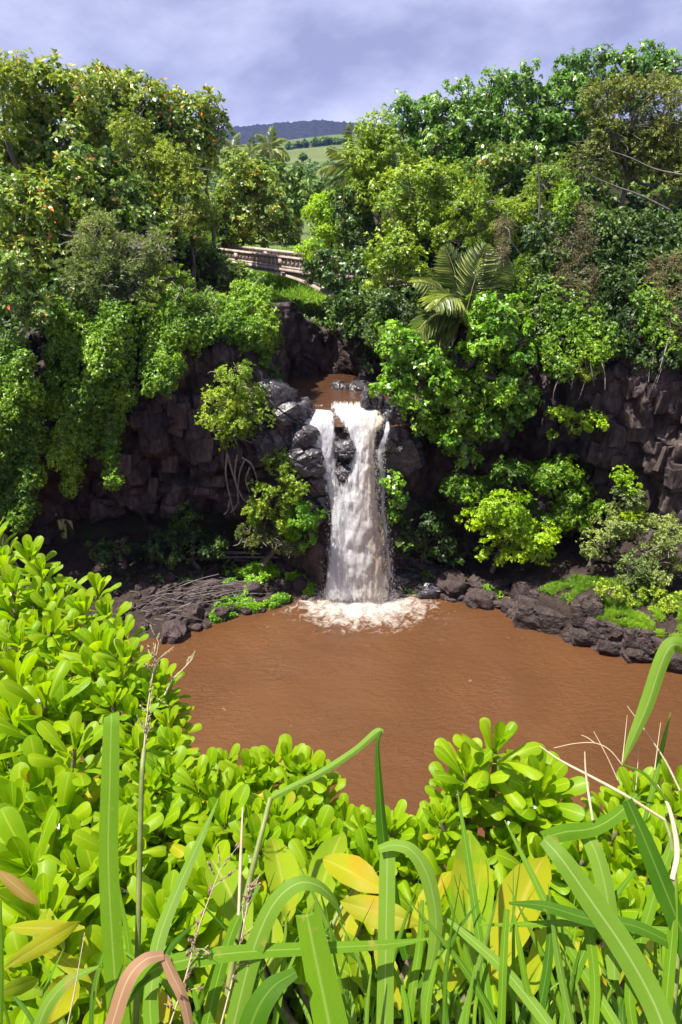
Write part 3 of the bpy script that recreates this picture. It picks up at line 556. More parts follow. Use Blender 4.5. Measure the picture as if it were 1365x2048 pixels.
def fall_mat(name, cover=.5):
    m, n, l = new_mat(name)
    out = n.new('ShaderNodeOutputMaterial'); df = n.new('ShaderNodeBsdfPrincipled'); tl_ = n.new('ShaderNodeBsdfTranslucent'); m1 = n.new('ShaderNodeMixShader'); tp = n.new('ShaderNodeBsdfTransparent'); mx = n.new('ShaderNodeMixShader')
    uv = n.new('ShaderNodeUVMap'); uv.uv_map = 'UVMap'
    def noise(sx, sy, sc, det, rough=.6, dist=0):
        mp = n.new('ShaderNodeMapping'); mp.inputs['Scale'].default_value = (sx, sy, 1); l.new(uv.outputs[0], mp.inputs[0])
        t = n.new('ShaderNodeTexNoise'); t.inputs['Scale'].default_value = sc; t.inputs['Detail'].default_value = det; t.inputs['Roughness'].default_value = rough; t.inputs['Distortion'].default_value = dist; l.new(mp.outputs[0], t.inputs['Vector']); return t.outputs[0]
    streak = noise(1, .12, 8, 6); spk = noise(1, .3, 16, 4, .75); big = noise(1, .35, 2.2, 3)
    cr = n.new('ShaderNodeAttribute'); cr.attribute_name = 'cream'; ds = n.new('ShaderNodeAttribute'); ds.attribute_name = 'dens'
    def math_(op, a, b):
        q = n.new('ShaderNodeMath'); q.operation = op
        for i, v in enumerate((a, b)):
            if isinstance(v, (int, float)): q.inputs[i].default_value = v
            else: l.new(v, q.inputs[i])
        return q.outputs[0]
    cf = math_('MULTIPLY', cr.outputs['Fac'], math_('MULTIPLY_ADD', big, 2.6)) if False else math_('MULTIPLY', cr.outputs['Fac'], math_('MULTIPLY', big, 1.4))
    c = n.new('ShaderNodeMix'); c.data_type = 'RGBA'; c.inputs[6].default_value = (.92, .93, .96, 1); c.inputs[7].default_value = (.84, .67, .46, 1); l.new(cf, c.inputs[0])
    l.new(c.outputs[2], df.inputs['Base Color']); l.new(c.outputs[2], tl_.inputs[0]); df.inputs['Roughness'].default_value = .45
    a = math_('ADD', math_('MULTIPLY', streak, .85), math_('MULTIPLY', spk, .75)); a = math_('ADD', a, math_('MULTIPLY', ds.outputs['Fac'], .75)); 
    mr = n.new('ShaderNodeMapRange'); mr.inputs[1].default_value = 1.12 - cover * .3; mr.inputs[2].default_value = 1.36 - cover * .3; l.new(a, mr.inputs[0])
    b = n.new('ShaderNodeBump'); b.inputs['Strength'].default_value = .55; b.inputs['Distance'].default_value = .16; l.new(math_('ADD', streak, spk), b.inputs['Height']); l.new(b.outputs[0], df.inputs['Normal'])
    m1.inputs[0].default_value = .45; l.new(df.outputs[0], m1.inputs[1]); l.new(tl_.outputs[0], m1.inputs[2])
    l.new(mr.outputs[0], mx.inputs[0]); l.new(tp.outputs[0], mx.inputs[1]); l.new(m1.outputs[0], mx.inputs[2]); l.new(mx.outputs[0], out.inputs[0]); return m
M['fall'] = fall_mat('white_water', .45); M['fall_thin'] = fall_mat('thin_white_water', .05)
M['drop'] = noise_mat('spray_drop', [(.3, (.72, .64, .54)), (.7, (.82, .81, .81))], scale=2, rough=.4, bump=0)
wf_base = on(720, 1195, 0)
wf = root('waterfall', wf_base, 'tall brown-white waterfall plunging off the dark rock lip into the pool', 'waterfall')
def cascade(rows, mat, m=40, cream=(0, 0), amp=.12, seed=0, n=150, edge=.3, dens0=.0):
    rows = np.array(rows, float); t = np.linspace(0, len(rows) - 1, n); R = np.stack([np.interp(t, np.arange(len(rows)), rows[:, j]) for j in range(4)], 1)
    k = np.ones(9) / 9
    for j in range(4): pad = np.concatenate([np.full(4, R[0, j]), R[:, j], np.full(4, R[-1, j])]); R[:, j] = np.convolve(pad, k, 'valid')
    V = []; UV = []; cr = []; de = []
    vlen = 0; prev = None
    for i, (py, xl, xr, Yd) in enumerate(R):
        mid = at((xl + xr) / 2, py, Yd); vlen += 0 if prev is None else np.linalg.norm(mid - prev); prev = mid
        for j in range(m):
            u = j / (m - 1); w = (xr - xl) * .0205
            bulge = -.14 * (1 - (2 * u - 1) ** 2) * min(1, w)
            p = at(xl + (xr - xl) * u, py, Yd + bulge); V.append(p); UV.append((p[0] + seed * 5, vlen)); f = i / n
            cr.append(cream[0] + (cream[1] - cream[0]) * u * u); de.append((min(1, (1 - abs(2 * u - 1)) / edge) * (1 - .26 * float(smooth(.3, .8, f))) + dens0) * (.25 + .75 * float(smooth(0, .1, f))) - .5 * float(smooth(.94, 1.0, f)))
    V = np.array(V); UV = np.array(UV)
    V[:, 1] -= amp * fbm(np.stack([UV[:, 0] * 6.5, UV[:, 1] * 1.9, UV[:, 0] * 0 + seed], -1), 3)
    V[:, 0] += amp * .6 * fbm(np.stack([UV[:, 0] * 2.2, UV[:, 1] * .8, UV[:, 0] * 0 + seed + 9], -1), 2)
    o = link('cascade', mesh_np('cascade', V - wf_base, grid_faces(n, m), attrs={'cream': ('POINT', np.array(cr)), 'dens': ('POINT', np.array(de))}, uv=UV, smooth_=True), mat, wf)
    return V
main_rows = [(800, 650, 756, 28.4), (818, 658, 770, 27.7), (832, 670, 774, 27.2), (850, 686, 768, 26.95), (880, 700, 752, 26.75), (905, 704, 752, 26.65), (935, 694, 757, 26.55), (965, 674, 761, 26.45), (1000, 664, 765, 26.35), (1060, 655, 774, 26.2), (1120, 648, 784, 26.1), (1170, 643, 792, 26.05), (1206, 640, 798, 26.0)]
FV = [cascade(main_rows, M['fall'], cream=(.0, 1.3), seed=1, amp=.07, edge=.4)]
rows2 = [(r[0], r[1] + 6, r[2] - 6, r[3] - .18) for r in main_rows[3:]]
FV.append(cascade(rows2, M['fall_thin'], cream=(.0, 1.2), seed=2, amp=.09, edge=.6))
left_rows = [(808, 614, 658, 28.4), (818, 604, 668, 27.9), (828, 600, 674, 27.4), (842, 601, 672, 27.05), (865, 608, 676, 26.85), (900, 622, 676, 26.75), (935, 636, 676, 26.65), (970, 649, 684, 26.55), (1005, 660, 692, 26.45), (1060, 658, 700, 26.25), (1120, 652, 706, 26.1), (1170, 648, 706, 26.02), (1206, 644, 708, 26.0)]
FV.append(cascade(left_rows, M['fall'], cream=(0, .1), seed=3, amp=.05, m=24, edge=.5))
FV.append(cascade([(836, 770, 786, 27.2), (858, 766, 784, 27.0), (885, 758, 774, 26.85), (908, 752, 770, 26.75), (935, 756, 772, 26.7), (1000, 758, 776, 26.6), (1090, 764, 786, 26.5), (1180, 770, 796, 26.4)], M['fall_thin'], cream=(0, .1), seed=4, m=14, edge=.9, dens0=-.02))
FV.append(cascade([(846, 608, 618, 26.95), (880, 620, 630, 26.8), (930, 634, 648, 26.7), (990, 652, 664, 26.55)], M['fall_thin'], cream=(0, 0), seed=5, m=10, edge=.9, dens0=0))
# flying drops, thickest low down and along the edges
rg = np.random.default_rng(11); nd = 8000; pick = rg.random(nd)
allv = np.concatenate([FV[0][40 * 20:], FV[0][40 * 60:], FV[2][24 * 50:], FV[3][12 * 60:]]); P0 = allv[rg.integers(0, len(allv), nd)]
low = np.clip((8 - P0[:, 2]) / 8, 0, 1)
P0 = P0 + rg.normal(size=P0.shape) * np.array([.10, .14, .12]) * (.3 + low * 1.0)[:, None] + np.array([0, -.12, 0])
k2 = 3200; a = rg.random(k2) * 6.28; q = np.abs(rg.normal(size=k2)); P1 = np.stack([wf_base[0] + .05 + np.cos(a) * 1.4 * q ** .6, 26.0 + np.sin(a) * .6 * q ** .6, .05 + np.abs(rg.normal(size=k2)) * .35], 1)
P0 = np.concatenate([P0, P1]); sz = rg.uniform(.004, .012, len(P0)) * rg.uniform(.6, 1.3, len(P0))
oct_ = np.array([[1, 0, 0], [-1, 0, 0], [0, 1, 0], [0, -1, 0], [0, 0, 1.5], [0, 0, -1.5]]); of = np.array([[0, 2, 4], [2, 1, 4], [1, 3, 4], [3, 0, 4], [2, 0, 5], [1, 2, 5], [3, 1, 5], [0, 3, 5]])
ok = P0[:, 2] > .02; P0, sz = P0[ok], sz[ok]
V = (P0[:, None] + oct_[None] * sz[:, None, None]).reshape(-1, 3); T = (np.arange(len(P0))[:, None, None] * 6 + of[None]).reshape(-1, 3)
tag(link('spray', mesh_np('spray', V - wf_base, tris=T, smooth_=True), M['drop'], wf), kind='stuff')

# ---------------------------------------------------------------- loose rocks
STONES = {}
for key in ('boulder', 'wet', 'ledge'):
    STONES[key] = [rough_stone(s + 11, 3, .2, .35) for s in range(7)]
    for m_ in STONES[key]: m_.materials.append(M[key])
BIG = [rough_stone(s + 31, 4, .17, .66) for s in range(5)]
for m_ in BIG: m_.materials.append(M['ledge'])
BIGW = [rough_stone(s + 41, 4, .18, .42) for s in range(5)]
for m_ in BIGW: m_.materials.append(M['wet'])
def bank_pt(px, py):
    z = .4
    for _ in range(8): p = on(px, py, z); z = .5 * z + .5 * float(bank_z(p[0], p[1]))
    return on(px, py, z)
RR = random.Random(5)
def stone(name, label, group, mesh, p, r, sq=(1, 1, .8), cat='boulder', sink=.25, parent=None):
    o = link(name, mesh, None, parent); o.location = (p[0], p[1], p[2] + r * sq[2] * (1 - 2 * sink) * .5); o.scale = (r * sq[0], r * sq[1], r * sq[2]); o.rotation_euler = (RR.uniform(-.3, .3), RR.uniform(-.3, .3), RR.uniform(0, 6.28))
    if label: tag(o, label, cat, group)
    return o
# left shore
for (x, y, r, lab) in [(452, 1192, 15, 'round dark boulder at the right end of the driftwood tangle'), (478, 1187, 17, 'largest round boulder among the mossy stones of the left shore'), (507, 1180, 13, 'small square boulder behind the moss on the left shore'),
                      (385, 1232, 19, 'squat black boulder below the driftwood at the water edge'), (443, 1230, 13, 'low brown boulder at the water beside the bright moss'), (352, 1272, 22, 'angular pale boulder jutting into the pool at the far left shore'),
                      (425, 1180, 17, 'big black boulder behind the driftwood tangle'), (573, 1142, 16, 'brown boulder below the driftwood logs'), (607, 1140, 15, 'boulder nearest the waterfall on the left shore'), (600, 1172, 13, 'wet boulder at the pool edge left of the falling water')]:
    p = bank_pt(x, y); stone('boulder', lab, 'boulders of the left shore', RR.choice(STONES['boulder']), p, r * depth(p) / F, (1.1, 1, .85))
k = 0
while k < 140:
    x, y = RR.uniform(230, 650), RR.uniform(1100, 1270)
    if y > np.interp(x, [262, 400, 560, 650], [1275, 1258, 1212, 1190]) or y < np.interp(x, [230, 420, 650], [1120, 1105, 1110]): continue
    p = bank_pt(x, y); stone('rock', 'small dark stone scattered on the left shore', 'small stones of the left shore', RR.choice(STONES['boulder']), p, RR.uniform(3.5, 9) * depth(p) / F, (1.1, 1, .75), 'rock'); k += 1
# right shore between the fall and the ledge
for (x, y, r, lab) in [(838, 1128, 22, 'flat wet boulder right of the waterfall foot'), (868, 1142, 11, 'small pale boulder right of the waterfall foot'), (812, 1165, 22, 'black boulder at the pool edge right of the falling water'), (905, 1172, 26, 'long low dark boulder under the lime green bush'), (860, 1185, 20, 'mossy boulder at the water right of the waterfall'), (960, 1202, 20, 'dark boulder at the pool edge left of the rock ledge')]:
    p = bank_pt(x, y); stone('boulder', lab, 'boulders right of the waterfall', RR.choice(STONES['wet' if x < 880 else 'boulder']), p, r * depth(p) / F, (1.2, .9, .7))
k = 0
while k < 60:
    x = RR.uniform(790, 1040); y = np.interp(x, [790, 860, 960, 1040], [1188, 1196, 1214, 1236]) - RR.uniform(0, 60)
    p = bank_pt(x, y); stone('rock', 'small dark stone on the bank right of the waterfall', 'small stones right of the waterfall', RR.choice(STONES['boulder']), p, RR.uniform(4, 11) * depth(p) / F, (1.2, 1, .7), 'rock'); k += 1
# rock ledge on the right shore
lr = root('rock_ledge', on(1180, 1290, 0), 'stepped dark rock ledge with a grassy top along the right shore', 'rock ledge'); lb = np.array(lr.location)
for i, (x, y, rx, rz, dy) in enumerate([(1052, 1190, 26, 30, .1), (1090, 1202, 34, 30, 0), (1132, 1206, 26, 32, 0), (1076, 1232, 40, 22, 0), (1120, 1244, 36, 20, .05), (1172, 1236, 34, 40, 0), (1208, 1262, 34, 28, -.05), (1240, 1270, 30, 24, 0), (1270, 1278, 28, 26, -.1), (1302, 1288, 26, 24, -.1), (1330, 1300, 22, 22, -.1), (1180, 1270, 40, 18, 0), (1230, 1290, 38, 16, 0), (1285, 1302, 40, 14, 0), (1030, 1214, 22, 14, .2), (1098, 1165, 24, 12, .8), (1070, 1168, 18, 10, .7), (1125, 1163, 18, 12, 1.0), (1350, 1316, 26, 20, -.1)]):
    q = on(x, min(y + rz, np.interp(x, [1010, 1060, 1130, 1230, 1335, 1365], [1228, 1250, 1282, 1308, 1332, 1354])), .0 if y > 1175 else 1.1); p = at(x, y, q[1] + .25 + dy); s = depth(p) / F
    o = stone('rock', None, None, RR.choice(BIG), p - lb, 1, parent=lr); o.location = Vector(p - lb); o.scale = (rx * s * 1.02, .5, rz * s * 1.05); o.rotation_euler = (RR.uniform(-.15, .15), RR.uniform(-.12, .12), RR.uniform(-.5, .1))
# grey wet rocks beside the lip of the fall
for i, (x, y, r, lab) in enumerate([(545, 800, 34, 'rounded rock at the left rim of the upper pool'), (566, 826, 26, 'layered rock left of the waterfall lip'), (600, 830, 24, 'dark rock touching the left edge of the waterfall lip'), (545, 850, 32, 'grey rock leaning against the olive shrub left of the falls'), (580, 862, 30, 'pale grey wet rock left of the falls'), (608, 872, 24, 'wet rock at the edge of the thin left stream'), (550, 890, 34, 'pale wet slab in the sun left of the falls'), (590, 900, 30, 'dark rounded rock above the mossy shrub'), (616, 920, 30, 'smooth grey rock hugging the left stream'), (630, 965, 26, 'upright brown rock beside the falling water'), (632, 1020, 26, 'rock column left of the falling water'), (690, 900, 17, 'black rock splitting the two streams of the waterfall'), (690, 940, 15, 'lower black rock between the two streams'), (780, 870, 30, 'black rock under the right thread of water'), (800, 905, 34, 'layered dark rock right of the waterfall'), (755, 880, 16, 'small wet rock parting the right thread'), (790, 830, 28, 'dark rock right of the waterfall lip'),
                                    (745, 800, 20, 'brown rock at the right rim of the upper pool'), (722, 778, 17, 'pointed brown boulder behind the upper pool'), (690, 781, 15, 'tilted boulder at the back of the upper pool'), (745, 786, 18, 'leaf-strewn boulder right of the upper pool'), (525, 770, 22, 'small rock below the dead twigs of the gorge')]):
    if y < 795: p = at(x, y, 31.2 if x > 600 else 29)
    elif x == 690: p = at(x, y, 26.95)
    else: p = cliff_pt(x, y); p = at(x, y, min(p[1], 27.9 + (.6 if y < 835 else 0)))
    s = depth(p) / F
    o = link('rock', RR.choice(BIGW), None); o.location = tuple(p); o.scale = (r * s * 1.1, .6, r * s); o.rotation_euler = (RR.uniform(-.5, .3), RR.uniform(-.4, .4), RR.uniform(-.6, .6)); tag(o, lab, 'rock', 'rocks beside the waterfall lip')
# ---------------------------------------------------------------- driftwood
def stick(name, label, group, pts, r, mat='drift', k=6):
    pts = np.array(pts); b = pts[0]; acc = Acc(); sp_ = spline(pts, 6); acc.add(*tube(sp_, np.linspace(r, r * .55, 6), k)); o = acc.build(name, M[mat], None, b); o.location = tuple(b); return tag(o, label, 'driftwood', group)
for (x0, y0, x1, y1, r, lab) in [(388, 1122, 560, 1115, .07, 'long bleached driftwood log lying under the left cliff'), (452, 1112, 520, 1108, .09, 'short thick driftwood log behind the long one'), (470, 1126, 510, 1125, .05, 'thin driftwood pole below the long log'), (352, 1125, 420, 1118, .035, 'thin driftwood pole left of the long log')]:
    a = bank_pt(x0, y0); b = bank_pt(x1, y1); a[2] += .15; b[2] += .18; b[1] = a[1] + .1; b = at(x1, y1, a[1] + .1); stick('driftwood_log', lab, 'driftwood logs under the left cliff', [a, (a + b) / 2 + np.array([0, 0, .03]), b], r)
for i in range(64):
    t_ = RR.random(); x0 = RR.uniform(255, 470); y0 = np.interp(x0, [255, 470], [1222, 1182]) + RR.gauss(0, 18); L_ = RR.uniform(30, 110); an = RR.gauss(.16, .26)
    a = bank_pt(x0, y0); a[2] += RR.uniform(.02, .3); b = at(x0 + L_ * math.cos(an), y0 - L_ * math.sin(an), a[1] + RR.uniform(-.2, .3)); stick('driftwood_stick', 'thin grey driftwood stick in the tangle on the left shore', 'sticks of the driftwood tangle', [a, (a + b) / 2 + np.array([RR.gauss(0, .05), RR.gauss(0, .05), RR.gauss(0, .05)]), b], RR.uniform(.009, .024), k=5)

# ---------------------------------------------------------------- arched bridge
A_ = np.array([-7.45, 44.7]); E = nrmz(np.array([5.39, -7.1])); NP = np.array([-E[1], E[0]]);  NP = NP if NP[1] > 0 else -NP
b0 = np.array([*(A_ + E * 3), 9.0])
br = root('bridge', b0, 'old arched concrete road bridge with balustrade above the gorge', 'bridge')
def bpt(s, w, z): q = A_ + E * s + NP * w; return np.array([q[0], q[1], z]) - b0
def bbox(name, s0, s1, w0, w1, z0, z1, parent=br, bev=.02):
    V = [bpt(s, w, z) for z in (z0, z1) for w in (w0, w1) for s in (s0, s1)]
    return link(name, mesh_np(name, V, [[0, 1, 5, 4], [1, 3, 7, 5], [3, 2, 6, 7], [2, 0, 4, 6], [4, 5, 7, 6], [0, 2, 3, 1]]), M['concrete'], parent)
ss = np.linspace(-6, 15.5, 60); dd_ = np.clip(np.abs(ss - 5), 0, 11); intr = 12.03 - .013 * dd_ ** 2 - .0001 * dd_ ** 4
rows_ = []
for w in (.0, 2.0): rows_ += [[bpt(s, w, z) for s, z in zip(ss, intr)], [bpt(s, w, 12.12) for s in ss]]
V = np.array(rows_); n_ = 60; idx = lambda r, c: r * n_ + c; Q = []
for c in range(n_ - 1): Q += [[idx(0, c), idx(0, c + 1), idx(1, c + 1), idx(1, c)], [idx(2, c + 1), idx(2, c), idx(3, c), idx(3, c + 1)], [idx(0, c + 1), idx(0, c), idx(2, c), idx(2, c + 1)], [idx(1, c), idx(1, c + 1), idx(3, c + 1), idx(3, c)]]
link('arch', mesh_np('arch', V.reshape(-1, 3), Q), M['concrete'], br)
ring = np.array([[bpt(s, w, z + dz_) for s, z in zip(ss, intr)] for w, dz_ in ((-.08, -.02), (-.08, .10), (.05, .11))]); Q = [[r * n_ + c, r * n_ + c + 1, (r + 1) * n_ + c + 1, (r + 1) * n_ + c] for r in range(2) for c in range(n_ - 1)] + [[2 * n_ + c, 2 * n_ + c + 1, c + 1, c] for c in range(0)]
link('arch_ring', mesh_np('arch_ring', ring.reshape(-1, 3), Q), M['concrete'], br)
bbox('deck', -9, 15, -.12, 2.1, 12.123, 12.30)
for w in (-.06, 1.9):
    bbox('rail', -9, 15, w - .06, w + .2, 12.78, 12.9); bbox('rail_base', -9, 15, w - .02, w + .16, 12.303, 12.42)
    for i in range(62):
        s = -8.8 + i * .38
        if i % 12 == 6: bbox('pillar', s - .16, s + .16, w - .05, w + .19, 12.423, 12.777)
        else: bbox('baluster', s - .075, s + .075, w, w + .14, 12.423, 12.777)
for s in (-4.5, -.5, 3.5, 7.5, 11): bbox('pilaster', s - .18, s + .18, -.14, -.003, float(np.interp(s, ss, intr)) + .12, 12.118)
# ---------------------------------------------------------------- trees and shrubs, left side
LT = 'trees on the left slope'; RT = 'trees on the right slope'
plant('shrub', 'yellow-green feathery shrub at the upper left frame edge', 'shrub', 'olive', 33, [(5, 165, 50, 60), (10, 250, 45, 50)], LT)
plant('almond_tree', 'sea almond tree with red leaves at the upper left', 'tree', 'almond', 35, [(70, 190, 75, 55), (150, 185, 70, 50), (40, 280, 85, 75), (130, 275, 90, 75), (95, 155, 40, 28), (60, 350, 80, 60)], LT)
plant('almond_tree', 'sea almond tree on the left skyline behind the olive shrub', 'tree', 'almond', 38, [(215, 180, 60, 48), (290, 200, 65, 50), (220, 265, 90, 75), (330, 255, 60, 55), (200, 145, 25, 22)], LT)
plant('almond_tree', 'sea almond tree whose branches end the left skyline', 'tree', 'almond', 39, [(385, 240, 50, 42), (420, 275, 42, 42), (380, 310, 60, 55), (418, 205, 22, 24), (440, 240, 22, 18), (360, 195, 22, 18)], LT, dens=.85)
plant('olive_shrub', 'tall olive-green shrub in the middle of the left slope', 'shrub', 'olive', 33, [(262, 265, 45, 42), (290, 330, 70, 60), (355, 330, 55, 40), (350, 390, 75, 50), (400, 440, 45, 35)], LT, bare=10)
plant('almond_tree', 'leafy sea almond tree at the left frame edge above the grey shrub', 'tree', 'almond', 31, [(40, 410, 80, 70), (120, 395, 80, 65), (55, 500, 85, 60), (140, 470, 55, 45)], LT)
plant('almond_tree', 'dark sea almond tree between the olive and the grey shrub', 'tree', 'almond_deep', 31.5, [(215, 390, 65, 55), (225, 450, 60, 45), (290, 430, 55, 45), (340, 470, 60, 35), (190, 340, 60, 45)], LT)
plant('grey_shrub', 'grey-green feathery shrub with bare twigs on the left cliff top', 'shrub', 'grey', 28.3, [(190, 480, 60, 45), (240, 520, 75, 50), (200, 570, 70, 50), (275, 560, 55, 45), (310, 500, 40, 35)], LT, bare=40)
plant('almond_tree', 'sea almond tree standing behind the left end of the bridge', 'tree', 'almond', 47, [(470, 370, 50, 42), (520, 375, 45, 42), (440, 420, 55, 45), (500, 430, 60, 42), (550, 425, 35, 30), (450, 470, 45, 20), (520, 465, 40, 20), (575, 468, 30, 20)], LT, base=(-7, 48, 11))
plant('almond_tree', 'glossy almond tree in front of the left end of the bridge', 'tree', 'almond_deep', 35, [(385, 540, 42, 28), (435, 570, 50, 32), (490, 585, 50, 42), (400, 590, 55, 45), (520, 620, 35, 40), (465, 630, 45, 45)], LT)
plant('almond_tree', 'low sea almond branches at the left frame edge over the vines', 'tree', 'almond_deep', 26.2, [(20, 590, 55, 50), (70, 625, 40, 30), (5, 700, 35, 50), (25, 540, 60, 40)], LT)
plant('shrub', 'brownish shrub under the olive shrub by the bridge', 'shrub', 'brownish', 32, [(365, 450, 50, 32), (390, 478, 30, 24)], LT, bare=8)
plant('shrub', 'round olive shrub growing out of the cliff left of the falls', 'shrub', 'shrub', 26.6, [(465, 760, 45, 38), (440, 820, 45, 45), (490, 820, 38, 48), (465, 865, 40, 30), (505, 790, 25, 30)], LT, base=(-4.4, 27.6, 8.2), bare=8)
plant('shrub', 'shrub clinging to the rock left of the waterfall foot', 'shrub', 'shrub', 26.2, [(560, 925, 32, 28), (590, 965, 30, 30), (545, 985, 40, 32), (520, 1020, 36, 30), (565, 1030, 30, 30)], LT, base=(-2.7, 27.6, 4.2), trunk_r=.05)
plant('shrub', 'brown twiggy shrub above the driftwood logs', 'shrub', 'brownish', 26.3, [(505, 1070, 38, 22), (540, 1075, 32, 22), (575, 1090, 28, 22)], LT, base=(-3.4, 27.2, 1.5), bare=14)
plant('moss_cushion', 'bright green moss cushion draped on the rock by the falls', 'moss', 'moss', 26.0, [(603, 1035, 30, 28), (612, 1075, 24, 26), (580, 1055, 20, 20), (635, 1030, 18, 14)], LT, trunk=False, base=(-1.7, 27, 2.4), flat=1, dens=1.3)
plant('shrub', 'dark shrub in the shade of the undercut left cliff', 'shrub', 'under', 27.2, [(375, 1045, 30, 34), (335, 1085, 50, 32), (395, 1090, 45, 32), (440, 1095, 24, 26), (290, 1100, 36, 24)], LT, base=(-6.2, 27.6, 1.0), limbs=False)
plant('shrub', 'small dark shrub left of the driftwood under the cliff', 'shrub', 'under', 26, [(205, 1105, 35, 24), (240, 1095, 25, 20)], LT, base=(-9.4, 27, 1.2))
# hanging vines
lf = lambda off: (lambda x, y: float(np.clip(cliff_pt(x, min(y, 960), 6)[1] - off, 24.5, 28.3)))
vy = lambda x, y: 26.4 + float(np.interp(y, [500, 620, 760, 980], [2.6, .9, 0, -.2])) + .25 * math.sin(x * .045 + y * .02)
curtain('hanging_vines', 'wide curtain of green vines hanging over the left cliff', 'vines', 'vine', [[(100, 600), (180, 625), (225, 590), (268, 640), (272, 720), (258, 830), (240, 960), (215, 975), (196, 900), (160, 905), (150, 985), (118, 1000), (98, 900), (92, 740)]], vy, thick=.6, seed=21)
curtain('hanging_vines', 'leftmost vine curtain reaching lowest at the frame edge', 'vines', 'vine', [[(-30, 690), (30, 660), (75, 740), (90, 900), (70, 1010), (45, 1055), (-30, 1065)]], lambda x, y: vy(x, y) - .9, thick=.6, seed=22)
curtain('hanging_vines', 'narrow vine curtain ending in a point over bare rock', 'vines', 'vine', [[(272, 560), (320, 590), (350, 560), (388, 600), (385, 665), (356, 745), (322, 805), (288, 800), (285, 720)]], lambda x, y: vy(x, y) + .25, thick=.5, seed=23)
plant('shrub', 'leafy dark green shrub rooted in the top of the wide vine curtain', 'shrub', 'almond_deep', 27.6, [(130, 590, 46, 36), (95, 640, 40, 34), (165, 640, 34, 30)], LT)
plant('shrub', 'small olive shrub between the grey shrub and the narrow vine curtain', 'shrub', 'shrub', 27.8, [(335, 560, 40, 30), (370, 590, 34, 28), (300, 610, 34, 28), (410, 620, 34, 28)], LT, bare=6)
curtain('hanging_vines', 'dark vines under the almond tree left of the gorge', 'vines', 'vine', [[(385, 600), (540, 610), (550, 660), (530, 740), (500, 700), (440, 690), (400, 680)]], lambda x, y: 28.6, thick=.6, seed=24, dens=.8)
curtain('hanging_vines', 'leafy vines capping the cliff top below the glossy almond tree', 'vines', 'vine', [[(370, 640), (430, 625), (480, 650), (520, 640), (522, 720), (500, 690), (470, 715), (430, 680), (395, 700), (372, 680)]], lambda x, y: 27.3, thick=.5, seed=26, dens=.9)
curtain('hanging_vines', 'vines spilling over the left rim of the gorge below the bridge', 'vines', 'vine', [[(430, 575), (500, 565), (548, 590), (552, 640), (540, 690), (515, 700), (490, 650), (440, 630)]], lambda x, y: 29.6 - (y - 570) * .008, thick=.8, seed=27, dens=.9)
curtain('hanging_vines', 'leafy growth on the right rim of the gorge behind the bright tree', 'vines', 'under', [[(735, 590), (830, 580), (840, 660), (760, 700), (735, 680)]], lambda x, y: 29.8 - (y - 580) * .008, thick=.8, seed=28)
curtain('hanging_vines', 'pale grassy tuft over the gorge edge left of the arch', 'vines', 'olive', [[(520, 640), (550, 630), (552, 690), (530, 720)]], lambda x, y: 29.2, thick=.3, seed=25)
rt_b = cliff_pt(480, 950); rroot = root('hanging_roots', rt_b, 'bare pale roots dangling down the left cliff face', 'roots')
for i, pl in enumerate([[(455, 905), (452, 950), (462, 1000), (470, 1030)], [(456, 910), (470, 960), (488, 1000), (505, 1010)], [(475, 910), (470, 950), (478, 1000), (462, 1025)], [(485, 915), (505, 930), (515, 960), (522, 975)], [(490, 920), (480, 945), (476, 990), (480, 1010)], [(460, 1000), (456, 1020), (448, 1030)], [(500, 935), (492, 960), (500, 985)]]):
    acc = Acc(); pts = np.array([at(x, y, min(cliff_pt(x, min(y, 940))[1], 27.4) - .35) for x, y in pl]); acc.add(*tube(spline(pts, 9), np.linspace(.045, .018, 9), 6)); acc.build('root', M['root'], rroot, rt_b)

# ---------------------------------------------------------------- gorge and beyond
rg = np.random.default_rng(31); n = 5000; x = rg.uniform(-9, 1, n); y = rg.uniform(41, 61, n); P_ = np.stack([x, y, ground(x, y) + .05], 1); V, Q, R = rosettes(P_, nrmz(rg.normal(size=P_.shape) * .25 + np.array([0, -.1, 1])), 8, .55, .035, rg, (5, 50), droop=.3)
tag(link('grass_slope', mesh_np('grass_slope', V, Q, attrs={'rnd': ('FACE', R)}), M['turf']), 'sunlit tall grass on the slope seen under the bridge arch', 'grass', kind='stuff')
plant('tree', 'dark tree leaning over the left wall of the gorge below the arch', 'tree', 'almond_deep', 32.5, [(520, 660, 32, 36), (535, 700, 26, 30), (500, 640, 36, 30), (470, 660, 40, 34)], LT, base=(-4.6, 33.4, 10.6))
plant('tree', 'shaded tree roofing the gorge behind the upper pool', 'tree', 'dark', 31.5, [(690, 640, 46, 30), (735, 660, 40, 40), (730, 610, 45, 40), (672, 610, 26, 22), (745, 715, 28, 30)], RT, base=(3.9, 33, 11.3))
plant('tree', 'bright young tree beside the right end of the bridge', 'tree', 'lime', 39.5, [(640, 425, 45, 30), (670, 410, 35, 30), (625, 505, 32, 20, -2.5), (660, 470, 40, 28)], RT, base=(0, 41, 11))
plant('tree', 'grey-green tree in the middle distance behind the bridge', 'tree', 'far', 62, [(590, 400, 36, 34), (575, 440, 40, 32), (560, 350, 30, 26)], 'trees in the valley', base=(-3.4, 62, 11.4))
plant('tree', 'round tree in the valley just below the meadow', 'tree', 'far', 78, [(620, 370, 34, 20), (590, 355, 30, 22)], 'trees in the valley', base=(-4, 79, 12))
plant('tree', 'wide green tree in the valley left of the pale palm', 'tree', 'far', 70, [(645, 385, 36, 28), (620, 410, 36, 30), (650, 420, 30, 26)], 'trees in the valley', base=(-2, 70, 11.8))
plant('tree', 'low tree on the left of the valley below the coconut palms', 'tree', 'far', 66, [(500, 335, 40, 24), (470, 330, 30, 22), (540, 350, 30, 22)], 'trees in the valley', base=(-9, 66, 11.6))
